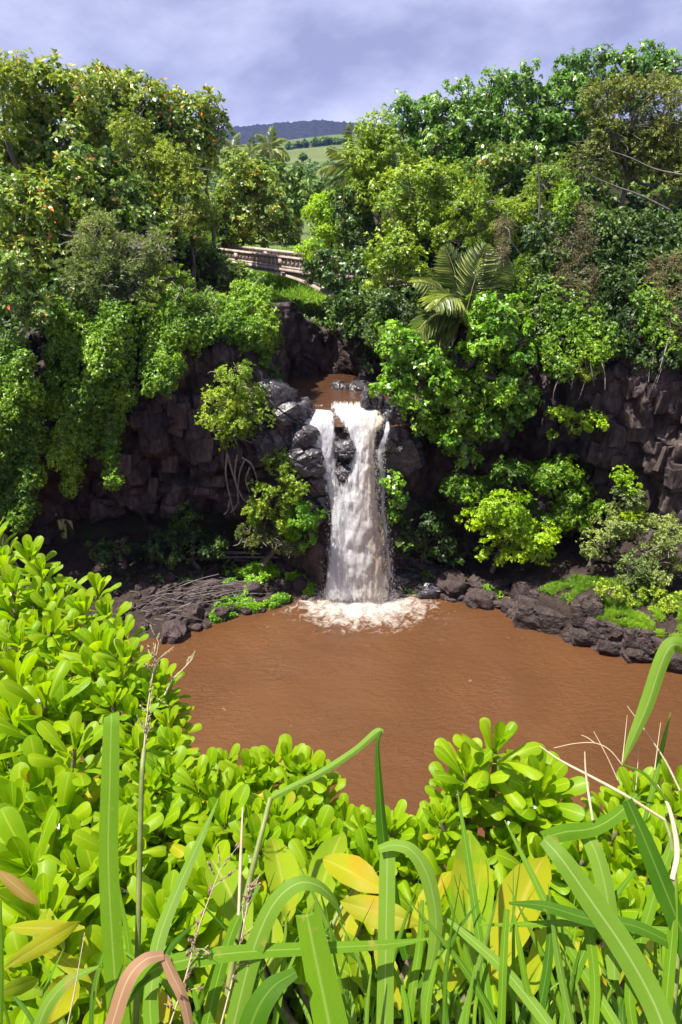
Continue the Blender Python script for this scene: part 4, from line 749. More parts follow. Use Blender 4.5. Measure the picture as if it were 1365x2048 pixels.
palm('coconut_palm', 'coconut palm in the valley with its crown against the blue hill', 541, 300, 80, 46, [(-75, -.1, .9), (-45, -.2, .7), (-20, .1, .5), (5, -.1, .4), (28, .2, .5), (60, -.2, .8), (95, .0, .9), (140, -.2, .8), (-120, -.3, .8), (180, -.5, .4), (-160, -.4, .4)], seed=3, base=(-7.6, 81, 12), group='coconut palms of the valley', nleaf=22, wid=1.6)
palm('coconut_palm', 'smaller coconut palm left of the tall valley palm', 505, 312, 84, 34, [(-70, 0, .8), (-35, .1, .6), (0, .0, .5), (35, -.1, .6), (70, .1, .8), (110, -.2, .8), (-115, -.2, .8)], seed=4, base=(-9.6, 85, 12), group='coconut palms of the valley', nleaf=20, wid=1.6)
palm('coconut_palm', 'coconut palm crown touching the left almond tree in the valley', 468, 300, 76, 34, [(-60, 0, .8), (-25, .1, .5), (10, .0, .5), (45, -.1, .6), (85, .1, .8), (150, -.2, .6)], seed=5, base=(-10.4, 77, 12), group='coconut palms of the valley', nleaf=20, wid=1.6)
palm('coconut_palm', 'pale coconut palm half hidden behind the right slope trees', 725, 350, 44, 95, [(-100, -.2, .8, 1), (-75, -.1, .6), (-55, .1, .4), (-120, -.3, .7, 1), (-35, .2, .3), (-140, -.2, .5, 1), (-88, -.4, .9, 1), (10, .2, .3), (-10, 0, .3)], seed=6, base=(1.4, 45, 11.5), nleaf=26)
# woods at the meadow's foot: one far mass, plus the countable hedge trees on the meadow
rg = np.random.default_rng(51); lob = []
for i in range(130):
    x = rg.uniform(-110, 40); y = rg.uniform(180, 425); lob.append(((x, y, float(far_z(y)) + 1.5), (rg.uniform(4, 7),) * 2 + (rg.uniform(3, 4.6),)))
KIND['wood'] = ('far_tree', 1.5, .9, 6, (40, 110), .2, .55)
V, Q, R = crown_mesh(lob, 'wood', rg, dens=1.0, sub=9); o = link('woods', mesh_np('woods', V, Q, attrs={'rnd': ('FACE', R)}), M['far_tree']); tag(o, 'dark green woods at the foot of the distant meadow', 'woods', kind='stuff')
for i, (x, y, r, Yd) in enumerate([(598, 291, 9, 640), (612, 288, 7, 650), (630, 285, 9, 660), (645, 284, 9, 665), (658, 282, 9, 670), (672, 283, 7, 670), (680, 284, 7, 672), (607, 314, 6, 470), (690, 285, 6, 675), (580, 292, 7, 630)]):
    KIND['hedge'] = ('far_tree', 1.7, 1.1, 6, (40, 110), .2, .7)
    plant('hedge_tree', ['round dark tree standing alone low on the meadow' if x == 607 else 'small dark tree in the hedge line across the meadow'][0], 'tree', 'hedge', Yd, [(x, y, r, r * .8)], 'hedge trees on the meadow', base=(at(x, y, Yd)[0], Yd, float(far_z(Yd))), limbs=False, trunk_r=.3)

# ---------------------------------------------------------------- right side
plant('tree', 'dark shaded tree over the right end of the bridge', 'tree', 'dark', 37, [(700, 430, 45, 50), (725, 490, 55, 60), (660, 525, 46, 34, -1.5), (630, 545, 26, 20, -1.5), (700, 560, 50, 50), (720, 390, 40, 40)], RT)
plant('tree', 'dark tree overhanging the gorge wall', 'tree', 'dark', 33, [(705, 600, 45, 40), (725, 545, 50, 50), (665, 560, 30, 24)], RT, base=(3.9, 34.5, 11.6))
plant('tree', 'light green tree at the left end of the right skyline', 'tree', 'fresh', 36.5, [(755, 275, 40, 34), (735, 320, 45, 45), (790, 330, 50, 50), (750, 385, 45, 40)], RT)
plant('broad_tree', 'broadleaf tree at the left of the right skyline', 'tree', 'broad', 38.5, [(810, 225, 38, 34), (850, 245, 45, 45), (800, 280, 48, 45), (870, 300, 55, 50), (875, 205, 25, 25)], RT)
plant('broad_tree', 'second broadleaf tree from the left on the right skyline', 'tree', 'broad', 38.5, [(925, 195, 45, 38), (900, 240, 48, 45), (960, 250, 60, 60), (930, 310, 60, 50), (985, 175, 35, 30)], RT)
plant('broad_tree', 'middle broadleaf tree of the right skyline', 'tree', 'broad', 38.5, [(1040, 170, 50, 36), (1020, 230, 60, 55), (1080, 220, 50, 55), (1050, 285, 60, 45)], RT)
plant('broad_tree', 'tallest broadleaf tree of the right skyline', 'tree', 'broad', 38.5, [(1135, 145, 40, 34), (1180, 135, 38, 32), (1130, 205, 55, 50), (1190, 195, 55, 45), (1140, 270, 55, 45)], RT)
plant('broad_tree', 'broadleaf tree at the right end of the skyline', 'tree', 'broad', 38.5, [(1245, 130, 42, 34), (1300, 125, 42, 32), (1260, 180, 50, 40), (1350, 140, 40, 40)], RT)
plant('brown_tree', 'brown-green tree with pale crooked limbs at the upper right', 'tree', 'brownish', 33, [(1215, 190, 55, 40), (1290, 200, 60, 50), (1350, 240, 55, 80), (1225, 265, 65, 50), (1300, 300, 70, 55), (1190, 320, 50, 40), (1355, 350, 50, 60)], RT, bare=34, bare_mat='bark')
plant('tree', 'dark glossy tree in the middle of the right slope', 'tree', 'almond_deep', 35.5, [(1000, 320, 55, 45), (960, 350, 50, 42), (1050, 330, 45, 42)], RT)
plant('tree', 'yellow-green tree left of the middle of the right slope', 'tree', 'fresh', 34, [(820, 370, 50, 45), (870, 360, 50, 45), (850, 430, 60, 50), (900, 410, 50, 45), (790, 430, 40, 45)], RT)
plant('tree', 'tree with small leaves above the palm', 'tree', 'shrub', 33, [(950, 410, 50, 38), (1000, 430, 60, 38), (1055, 420, 45, 38), (900, 480, 45, 38), (960, 470, 45, 30), (1090, 370, 45, 40)], RT, bare=6)
plant('tree', 'yellow-green tree leaning over the gorge below the skyline', 'tree', 'fresh', 31.5, [(765, 520, 38, 40), (775, 575, 36, 40), (745, 590, 28, 32), (800, 500, 40, 36), (830, 540, 38, 32)], RT)
plant('tree', 'small-leaved tree right of the palm trunk', 'tree', 'shrub', 29.5, [(1010, 590, 45, 36), (1050, 560, 45, 40), (960, 560, 40, 36)], RT)
curtain('vine_wall', 'shaded wall of tangled green vines on the right cliff', 'vines', 'under', [[(1040, 470), (1180, 430), (1390, 430), (1390, 720), (1300, 730), (1230, 700), (1150, 740), (1090, 780), (1060, 640)]], lambda x, y: 30.2 - (y - 430) * .0105 - max(0, x - 1150) * .004, thick=.9, seed=41, dens=1.0, clump=.4)  # dark undergrowth leaf colour puts the shade of this wall into the leaves
curtain('vine_tangle', 'dried brown vine tangle hanging on the right vine wall', 'vines', 'dry', [[(1130, 400), (1180, 390), (1200, 500), (1180, 640), (1120, 620), (1110, 500)], [(1290, 520), (1365, 500), (1380, 700), (1310, 680)], [(990, 430), (1030, 440), (1015, 520), (995, 520)]], lambda x, y: 29.6 - (y - 430) * .0105 - max(0, x - 1150) * .004, thick=.6, seed=42, stems=60, dens=.4)
curtain('vine_wall', 'leafy green vines lit at the middle of the right cliff', 'vines', 'vine', [[(1085, 560), (1200, 600), (1250, 680), (1200, 720), (1120, 760), (1085, 700)], [(1250, 560), (1340, 600), (1365, 700), (1290, 690)], [(1105, 380), (1145, 370), (1150, 460), (1110, 470)]], lambda x, y: 29.4 - (y - 430) * .0105 - max(0, x - 1150) * .004, thick=.6, seed=43, dens=.3, stems=25)  # lighter leaf colour paints these patches as lit against the darker wall
for i, pl in enumerate([[(1365, 350), (1310, 338), (1260, 315), (1215, 300)], [(1340, 420), (1280, 390), (1230, 372), (1180, 350), (1160, 330)], [(1105, 470), (1080, 440), (1060, 425)], [(1078, 440), (1080, 380), (1072, 300), (1060, 270)], [(1250, 620), (1280, 540), (1310, 500)], [(1300, 690), (1335, 600), (1350, 560)]]):
    pts = np.array([at(x, y, 30.6 - max(0, y - 430) * .009 - max(0, x - 1150) * .004 - .9) for x, y in pl]); b = pts[0]; acc = Acc(); acc.add(*tube(spline(pts, 10), np.linspace(.04, .012, 10), 6)); o = acc.build('branch', M['bark'], None, b); o.location = tuple(b)
    tag(o, ['pale crooked branch at the right frame edge of the brown tree', 'long pale bare branch slanting across the right slope', 'short bleached branch at the top of the vine wall', 'upright dead stem in the middle of the right slope', 'bare branch leaning on the vine wall', 'bleached dead branch low on the vine wall at the right edge'][i], 'branch', 'bare branches of the right slope')
palm('coconut_palm', 'young coconut palm with arching fronds in the right slope', 930, 640, 28.0, 150, [(-72, -.5, .75), (-95, -.4, .5), (-50, -.35, .7), (-30, -.2, .4), (-12, .1, .25), (8, -.1, .2), (22, .2, .3), (-62, .2, .7), (-112, -.3, .35, 1), (40, .1, .5), (-20, -.5, .6)], seed=8, base=(5, 29.6, 10.6), nleaf=46)
plant('bright_tree', 'big bright green tree overhanging the pool right of the falls', 'tree', 'bright', 26.9, [(1000, 640, 55, 48), (1035, 690, 45, 48), (965, 690, 50, 40), (800, 690, 50, 42), (860, 735, 60, 48), (790, 765, 48, 42), (920, 790, 65, 52), (995, 760, 60, 50), (1045, 800, 38, 40), (850, 815, 50, 42), (960, 850, 55, 45), (900, 870, 40, 35), (935, 910, 30, 28), (1000, 840, 45, 40)], RT, base=(4.6, 29.8, 10.4), trunk_r=.2)
for i, (lob_, k_, Y_, lab, bs_) in enumerate([([(1180, 735, 32, 26), (1195, 715, 24, 18)], 'shrub', 26.4, 'small shrub on the right cliff brow above bare rock', None), ([(1125, 825, 32, 16), (1160, 845, 34, 16), (1195, 850, 28, 18)], 'lime', 26.6, 'spreading leafy sprig across the right cliff face', None), ([(1105, 870, 14, 10)], 'lime', 27, 'tiny green sprig on the dark right cliff', None)]):
    c0 = cliff_pt(lob_[0][0], lob_[0][1] + 10); plant('shrub', lab, 'shrub', k_, min(Y_, c0[1] - .25), lob_, 'shrubs on the right cliff', base=(c0[0], c0[1] + .2, c0[2] - .3), trunk_r=.05)
plant('dark_bush', 'shaded green bush behind the lime green bush', 'bush', 'vine', 27.0, [(1100, 950, 70, 32), (1030, 945, 50, 28), (930, 980, 45, 35), (1150, 1010, 45, 50), (1110, 1030, 50, 40)], RT, base=(7.6, 28, 2))
plant('lime_bush', 'sunlit lime green bush with layered foliage on the right bank', 'bush', 'lime', 26.0, [(1000, 1005, 60, 26), (960, 1035, 40, 28), (1030, 1045, 60, 30), (1075, 1070, 45, 30), (985, 1075, 30, 18), (1000, 1105, 42, 16), (1055, 1105, 48, 18)], RT, base=(6.6, 27.2, 1.2), flat=.6)
plant('grey_shrub', 'grey-leaved shrub with a lime green top on the right bank', 'shrub', 'greyshrub', 25.0, [(1235, 1050, 40, 40), (1195, 1090, 35, 35), (1265, 1000, 32, 30), (1290, 1060, 35, 35)], RT, base=(10.2, 26, 1.6))
plant('shrub', 'lime green leaf tuft at the top of the grey shrub', 'shrub', 'lime', 25.0, [(1245, 955, 26, 18), (1262, 975, 22, 14), (1270, 1030, 26, 14)], RT, base=(10.4, 26, 2), limbs=False, trunk_r=.03)
plant('grey_shrub', 'grey-brown shrub at the right frame edge above the grass ledge', 'shrub', 'greyshrub', 24.2, [(1270, 1130, 45, 32), (1320, 1130, 40, 40), (1340, 1080, 30, 40)], RT, base=(11, 25.4, 1.6), bare=12)
plant('shrub', 'low leafy shrub on the grassy ledge of the right shore', 'shrub', 'shrub', 23.5, [(1225, 1180, 30, 18), (1262, 1192, 34, 22), (1330, 1205, 36, 28)], RT, base=(10.6, 24.4, 1.4))
plant('shrub', 'bright leafy shrub clinging right beside the falling water', 'shrub', 'bright', 26.6, [(790, 965, 22, 26), (800, 1000, 18, 18), (785, 1030, 14, 18)], RT, base=(2.2, 27.3, 3.5), trunk_r=.05)
plant('shrub', 'dark ferny growth in the shade right of the waterfall', 'shrub', 'under', 27.4, [(850, 1040, 50, 26), (820, 1075, 40, 26), (880, 1080, 45, 28), (910, 1110, 40, 22)], RT, base=(3.6, 28, 1), trunk_r=.05)

# undergrowth on the slopes so no bare soil shows between the trees
rg = np.random.default_rng(61); n = 16000; x = rg.uniform(-22, 24, n); y = rg.uniform(26, 44, n); ok = (y > cliff_y(x) + .7); x, y = x[ok], y[ok]; z = ground(x, y)
ok = (z > bed_z(y) + .7) | (y > 37); P_ = np.stack([x, y, z + rg.random(len(x)) * .5], 1)[ok]; ax = nrmz(rg.normal(size=P_.shape) * .5 + np.array([0, -.4, .7]))
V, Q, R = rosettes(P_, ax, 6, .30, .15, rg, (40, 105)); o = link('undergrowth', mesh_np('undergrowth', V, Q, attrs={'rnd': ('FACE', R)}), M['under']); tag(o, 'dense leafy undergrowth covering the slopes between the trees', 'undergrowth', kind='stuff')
# low green cover on the banks
def cover(label, polys, kind, n, seed, h=.06):
    rg = np.random.default_rng(seed); pts = []
    for poly in polys:
        P_ = np.array(poly, float); lo, hi = P_.min(0), P_.max(0); q = rg.uniform(lo, hi, (n, 2)); q = q[poly_dist(q[:, 0], q[:, 1], [tuple(p) for p in P_]) > 0]
        nn = vnoise(np.stack([q[:, 0] * .06, q[:, 1] * .1, q[:, 0] * 0 + seed], -1)); q = q[nn > -.15]
        u = (q[:, 0] - CXP) / F; v = (CYP - q[:, 1]) / F; D = np.stack([u, CP + v * SP, -SP + v * CP], 1); z = np.full(len(q), .4)
        for _ in range(8): p = CAM + D * ((z - H) / D[:, 2])[:, None]; z = .5 * z + .5 * bank_z(p[:, 0], p[:, 1])
        pts.append(CAM + D * ((z - H) / D[:, 2])[:, None])
    pts = np.concatenate(pts); pts[:, 2] += rg.random(len(pts)) * h; _, L, W, k, spread, droop, dd = KIND[kind]
    V, Q, R = rosettes(pts, nrmz(rg.normal(size=pts.shape) * .3 + np.array([0, -.15, 1])), k, L, W, rg, spread, droop=droop)
    o = link('ground_cover', mesh_np('ground_cover', V, Q, attrs={'rnd': ('FACE', R)}), M[KIND[kind][0]]); return tag(o, label, 'ground cover', kind='stuff')
KIND['herb'] = ('moss', .10, .06, 6, (40, 95), .1, 1.0)
cover('bright green moss and herbs among the stones of the left shore', [[(455, 1150), (560, 1115), (655, 1120), (650, 1185), (560, 1208), (480, 1232), (430, 1225)], [(430, 1225), (520, 1212), (600, 1200), (560, 1214), (470, 1236), (410, 1255)]], 'herb', 16000, 71, .2)
cover('dark weeds on the bank right of the waterfall', [[(790, 1130), (880, 1130), (1040, 1200), (1010, 1220), (860, 1195), (795, 1185)]], 'herb', 2200, 72)
cover('yellow-green grass on top of the right shore ledge', [[(1075, 1182), (1150, 1155), (1250, 1165), (1365, 1190), (1380, 1300), (1330, 1296), (1240, 1268), (1180, 1232), (1130, 1200)]], 'turf', 14000, 73)

cover('dark weeds and ferns under the left cliff', [[(180, 1090), (420, 1090), (620, 1110), (560, 1130), (400, 1170), (220, 1180)]], 'under', 420, 74, .2)
# ---------------------------------------------------------------- foreground: naupaka shrubs, grasses, broad leaves
def fg_mat(name, base, light, rib, trans=.38, rough=.36, spec=.5, veins=0.0, blot=None, tgain=1.5, bt=(.54, .66), bsc=9):
    m, n, l = new_mat(name)
    out = n.new('ShaderNodeOutputMaterial'); bs = n.new('ShaderNodeBsdfPrincipled'); tr = n.new('ShaderNodeBsdfTranslucent'); mx = n.new('ShaderNodeMixShader')
    uv = n.new('ShaderNodeUVMap'); uv.uv_map = 'UVMap'; sx = n.new('ShaderNodeSeparateXYZ'); l.new(uv.outputs[0], sx.inputs[0])
    oi = n.new('ShaderNodeObjectInfo'); g = n.new('ShaderNodeNewGeometry')
    no = n.new('ShaderNodeTexNoise'); no.inputs['Scale'].default_value = 22; no.inputs['Detail'].default_value = 4; l.new(g.outputs['Position'], no.inputs['Vector'])
    def mth(op, a, b=0., c=0.):
        q = n.new('ShaderNodeMath'); q.operation = op
        for i, v in enumerate((a, b, c)):
            if isinstance(v, (int, float)): q.inputs[i].default_value = v
            else: l.new(v, q.inputs[i])
        return q.outputs[0]
    f = mth('MULTIPLY_ADD', oi.outputs['Random'], .7, mth('MULTIPLY_ADD', no.outputs[0], .7, -.25))
    c = n.new('ShaderNodeMix'); c.data_type = 'RGBA'; c.inputs[6].default_value = (*base, 1); c.inputs[7].default_value = (*light, 1); l.new(f, c.inputs[0]); col = c.outputs[2]
    d = mth('ABSOLUTE', mth('SUBTRACT', sx.outputs[0], .5))
    rb = n.new('ShaderNodeMapRange'); rb.inputs[1].default_value = .055; rb.inputs[2].default_value = .025; l.new(d, rb.inputs[0])
    c2 = n.new('ShaderNodeMix'); c2.data_type = 'RGBA'; c2.inputs[7].default_value = (*rib, 1); l.new(mth('MULTIPLY', rb.outputs[0], .75), c2.inputs[0]); l.new(col, c2.inputs[6]); col = c2.outputs[2]
    hgt = mth('MULTIPLY', no.outputs[0], .5)
    if veins:
        w = n.new('ShaderNodeTexWave'); w.wave_type = 'BANDS'; w.bands_direction = 'X'; w.inputs['Scale'].default_value = veins; w.inputs['Distortion'].default_value = .4; w.inputs['Detail'].default_value = 2
        mp = n.new('ShaderNodeMapping'); mp.inputs['Scale'].default_value = (1, .06, 1); l.new(uv.outputs[0], mp.inputs[0]); l.new(mp.outputs[0], w.inputs['Vector'])
        c3 = n.new('ShaderNodeMix'); c3.data_type = 'RGBA'; c3.blend_type = 'MULTIPLY'; l.new(mth('MULTIPLY', w.outputs['Fac'], .16), c3.inputs[0]); l.new(col, c3.inputs[6]); c3.inputs[7].default_value = (.55, .62, .45, 1); col = c3.outputs[2]; hgt = w.outputs['Fac']
    if blot:
        n2 = n.new('ShaderNodeTexNoise'); n2.inputs['Scale'].default_value = bsc; n2.inputs['Detail'].default_value = 6; l.new(g.outputs['Position'], n2.inputs['Vector'])
        mr = n.new('ShaderNodeMapRange'); mr.inputs[1].default_value = bt[0]; mr.inputs[2].default_value = bt[1]; l.new(n2.outputs[0], mr.inputs[0])
        c4 = n.new('ShaderNodeMix'); c4.data_type = 'RGBA'; c4.inputs[7].default_value = (*blot, 1); l.new(mr.outputs[0], c4.inputs[0]); l.new(col, c4.inputs[6]); col = c4.outputs[2]
    b = n.new('ShaderNodeBump'); b.inputs['Strength'].default_value = .35; b.inputs['Distance'].default_value = .002; l.new(hgt, b.inputs['Height']); l.new(b.outputs[0], bs.inputs['Normal'])
    l.new(col, bs.inputs['Base Color']); bs.inputs['Roughness'].default_value = rough; bs.inputs['Specular IOR Level'].default_value = spec
    tm = n.new('ShaderNodeMix'); tm.data_type = 'RGBA'; tm.blend_type = 'MULTIPLY'; tm.inputs[0].default_value = 1; tm.inputs[7].default_value = (tgain, tgain, tgain * .4, 1); l.new(col, tm.inputs[6]); l.new(tm.outputs[2], tr.inputs[0])
    mx.inputs[0].default_value = trans; l.new(bs.outputs[0], mx.inputs[1]); l.new(tr.outputs[0], mx.inputs[2]); l.new(mx.outputs[0], out.inputs[0]); return m
M['naupaka'] = fg_mat('naupaka_leaf', (.155, .305, .003), (.315, .43, .004), (.38, .45, .03), rough=.45, spec=.25, trans=.5, blot=(.34, .30, .01), bt=(.64, .74), bsc=16)
M['naupaka_old'] = fg_mat('naupaka_old_leaf', (.26, .32, .006), (.42, .38, .012), (.45, .40, .06), rough=.45, spec=.22, trans=.45)
M['naupaka_brown'] = fg_mat('naupaka_withered_leaf', (.17, .11, .02), (.28, .19, .035), (.26, .18, .05), trans=.25, rough=.6, spec=.2)
M['blade'] = fg_mat('grass_blade', (.085, .20, .006), (.16, .29, .010), (.25, .36, .07), veins=7.0, rough=.5, spec=.22, blot=(.32, .26, .05), bt=(.66, .74), bsc=26)
M['blade_pale'] = fg_mat('pale_grass_blade', (.13, .245, .018), (.20, .33, .035), (.30, .40, .12), veins=7.0, rough=.5, spec=.25, blot=(.32, .26, .05), bt=(.66, .74), bsc=26)
M['blade_dark'] = fg_mat('dark_grass_blade', (.035, .115, .003), (.075, .175, .006), (.15, .24, .03), veins=7.0, rough=.5, spec=.22, blot=(.32, .26, .05), bt=(.66, .74), bsc=26)
M['blade_dry'] = fg_mat('dry_grass_blade', (.30, .155, .075), (.40, .23, .125), (.5, .33, .2), veins=5.0, rough=.6, trans=.2)
M['broadleaf'] = fg_mat('broad_leaf', (.17, .29, .006), (.29, .37, .010), (.36, .38, .06), veins=11.0, rough=.45, spec=.25, blot=(.30, .33, .008))
M['broadleaf_y'] = fg_mat('yellow_broad_leaf', (.29, .32, .006), (.38, .36, .010), (.45, .38, .06), veins=11.0, rough=.45, spec=.25, blot=(.42, .29, .012))
M['stem'] = noise_mat('green_stem', [(.3, (.10, .14, .03)), (.7, (.20, .22, .06))], scale=20, bump=.2, rough=.5)
M['stem_woody'] = noise_mat('woody_stem', [(.3, (.10, .075, .045)), (.7, (.22, .18, .11))], scale=25, bump=.4, bdist=.01, rough=.7)
M['straw'] = noise_mat('straw', [(.3, (.38, .30, .17)), (.7, (.58, .48, .32))], scale=15, bump=.2, rough=.6)
M['seed'] = noise_mat('grass_seed', [(.3, (.16, .11, .06)), (.5, (.30, .28, .10)), (.7, (.38, .30, .20))], scale=40, bump=.2, rough=.6)
M['seed_purple'] = noise_mat('purple_seed', [(.3, (.14, .06, .05)), (.7, (.32, .20, .14))], scale=40, bump=.2, rough=.6)
M['petal'] = noise_mat('white_petal', [(.3, (.75, .74, .78)), (.7, (.85, .84, .86))], scale=10, bump=0, rough=.6)

def leaf_shape(curl, bend, wide, seed, prof, tip=0.0, fold=0.0, nu=9, nv=5, wave=.0):
    r = np.random.default_rng(seed); u = 1 - (1 - np.linspace(0, 1, nu)) ** 1.55; w = np.interp(u, prof[0], prof[1]) * wide / 2; j = np.linspace(-1, 1, nv)
    ang = bend * u ** 1.6; du = np.diff(u); cy = np.concatenate([[0], np.cumsum(np.cos(ang[:-1]) * du)]); cz = np.concatenate([[0], np.cumsum(-np.sin(ang[:-1]) * du)])
    V = np.zeros((nu, nv, 3)); UV = np.zeros((nu, nv, 2))
    for a in range(nu):
        k = curl * (.4 + .6 * math.sin(math.pi * min(1, u[a] * .8 + .1)))
        for b in range(nv):
            x = (math.sin(k * j[b]) / k if abs(k) > 1e-3 else j[b]) * w[a]; z = -((1 - math.cos(k * j[b])) / k if abs(k) > 1e-3 else 0) * w[a] + fold * abs(j[b]) * w[a] + wave * math.sin(u[a] * 9 + seed + (2 if j[b] > 0 else 0)) * abs(j[b]) * wide
            V[a, b] = (x, cy[a] - math.sin(ang[a]) * -z * 0, cz[a] + z); UV[a, b] = (b / (nv - 1), u[a])
    V[..., 0] += .03 * math.sin(seed) * u[:, None] ** 2
    me = mesh_np('leaf', V.reshape(-1, 3), grid_faces(nu, nv), uv=UV.reshape(-1, 2), smooth_=True); return me
OBO = ([0, .06, .2, .4, .55, .68, .78, .86, .92, .96, .985, 1], [.12, .15, .28, .56, .80, .95, 1.0, .96, .82, .62, .40, .12])
LEAVES = {}
for mt in ('naupaka', 'naupaka_old', 'naupaka_brown'):
    LEAVES[mt] = []
    for i, (cu, be) in enumerate([(-.8, .2), (-.5, .45), (.5, .6), (1.0, .85), (1.4, 1.1), (1.8, 1.35)]):
        me = leaf_shape(cu, be, .31, i, OBO, nu=12); me.materials.append(M[mt]); LEAVES[mt].append(me)
def petal_mesh():
    me = leaf_shape(.2, .5, .5, 3, ([0, .5, 1], [.3, 1, .5]), nu=4, nv=3); me.materials.append(M['petal']); return me
PETAL = petal_mesh()
FR = random.Random(9)
def rosette(rt, top, axis, size, n=15, rb=None):
    """one leafy shoot: a stem (part) carrying its leaves (sub-parts)"""
    rb = np.array(rt.location); top = np.asarray(top, float); axis = Vector(axis).normalized(); ax = np.array(axis)
    base = np.array([rb[0] * .55 + top[0] * .45, rb[1] * .55 + top[1] * .45, max(rb[2], top[2] - .5)])
    acc = Acc(); acc.add(*tube(spline([base, top - ax * size * 1.2 + np.array([FR.gauss(0, .015), FR.gauss(0, .015), 0]), top], 7), np.linspace(.011, .006, 7), 6))
    st = acc.build('stem', M['stem_woody'], rt, rb)
    q0 = axis.to_track_quat('Z', 'Y'); ga = FR.random() * 6.28
    for i in range(n):
        f = i / (n - 1); phi = ga + i * 2.39996; th = math.radians(6 + 54 * f ** 1.1 + FR.gauss(0, 7)); ln = size * (.55 + .5 * min(1, f * 2.2)) * FR.uniform(.85, 1.12) * (1 if f < .8 else .9)
        vi = min(5, max(0, int(f * 5 + FR.gauss(.3, .8)))); mt = 'naupaka'
        rr = FR.random()
        if f > .7 and rr < (.3 if top[1] < 1.35 else .14): mt = 'naupaka_old'
        elif f > .85 and rr > .985: mt = 'naupaka_brown'
        o = bpy.data.objects.new('leaf', LEAVES[mt][vi]); o.parent = st
        # local +Y leaf axis -> direction; +Z leaf normal -> towards the shoot axis
        d = Vector((math.sin(th) * math.cos(phi), math.sin(th) * math.sin(phi), math.cos(th))); nn = Vector((-math.cos(th) * math.cos(phi), -math.cos(th) * math.sin(phi), math.sin(th)))
        xx = d.cross(nn); R = Matrix((xx, d, nn)).transposed().to_4x4(); tw = Matrix.Rotation(FR.gauss(0, .18), 4, 'Y')
        p = Vector(top - rb) - axis * (size * .85 * f) + (q0 @ d) * (size * .05)
        o.matrix_local = Matrix.Translation(p) @ q0.to_matrix().to_4x4() @ R @ tw @ Matrix.Diagonal((ln * FR.uniform(.9, 1.15), ln, ln, 1)); COL.objects.link(o)
    if FR.random() < .25:
        for k in range(3):
            a = FR.random() * 6.28; d = Vector((math.cos(a), math.sin(a), 1)).normalized(); c = Vector(top - rb) - axis * size * FR.uniform(.1, .35) + Vector((FR.gauss(0, 1), FR.gauss(0, 1), 0)) * size * .16
            for j in range(4):
                o = bpy.data.objects.new('petal', PETAL); o.parent = st; b2 = a + (j - 1.5) * .7; e = Vector((math.cos(b2), math.sin(b2), .7)).normalized()
                o.matrix_local = Matrix.Translation(c) @ e.to_track_quat('Y', 'Z').to_matrix().to_4x4() @ Matrix.Scale(size * .13, 4); COL.objects.link(o)
            break
ZC = 14.58
FG = 'naupaka shrubs along the cliff edge'
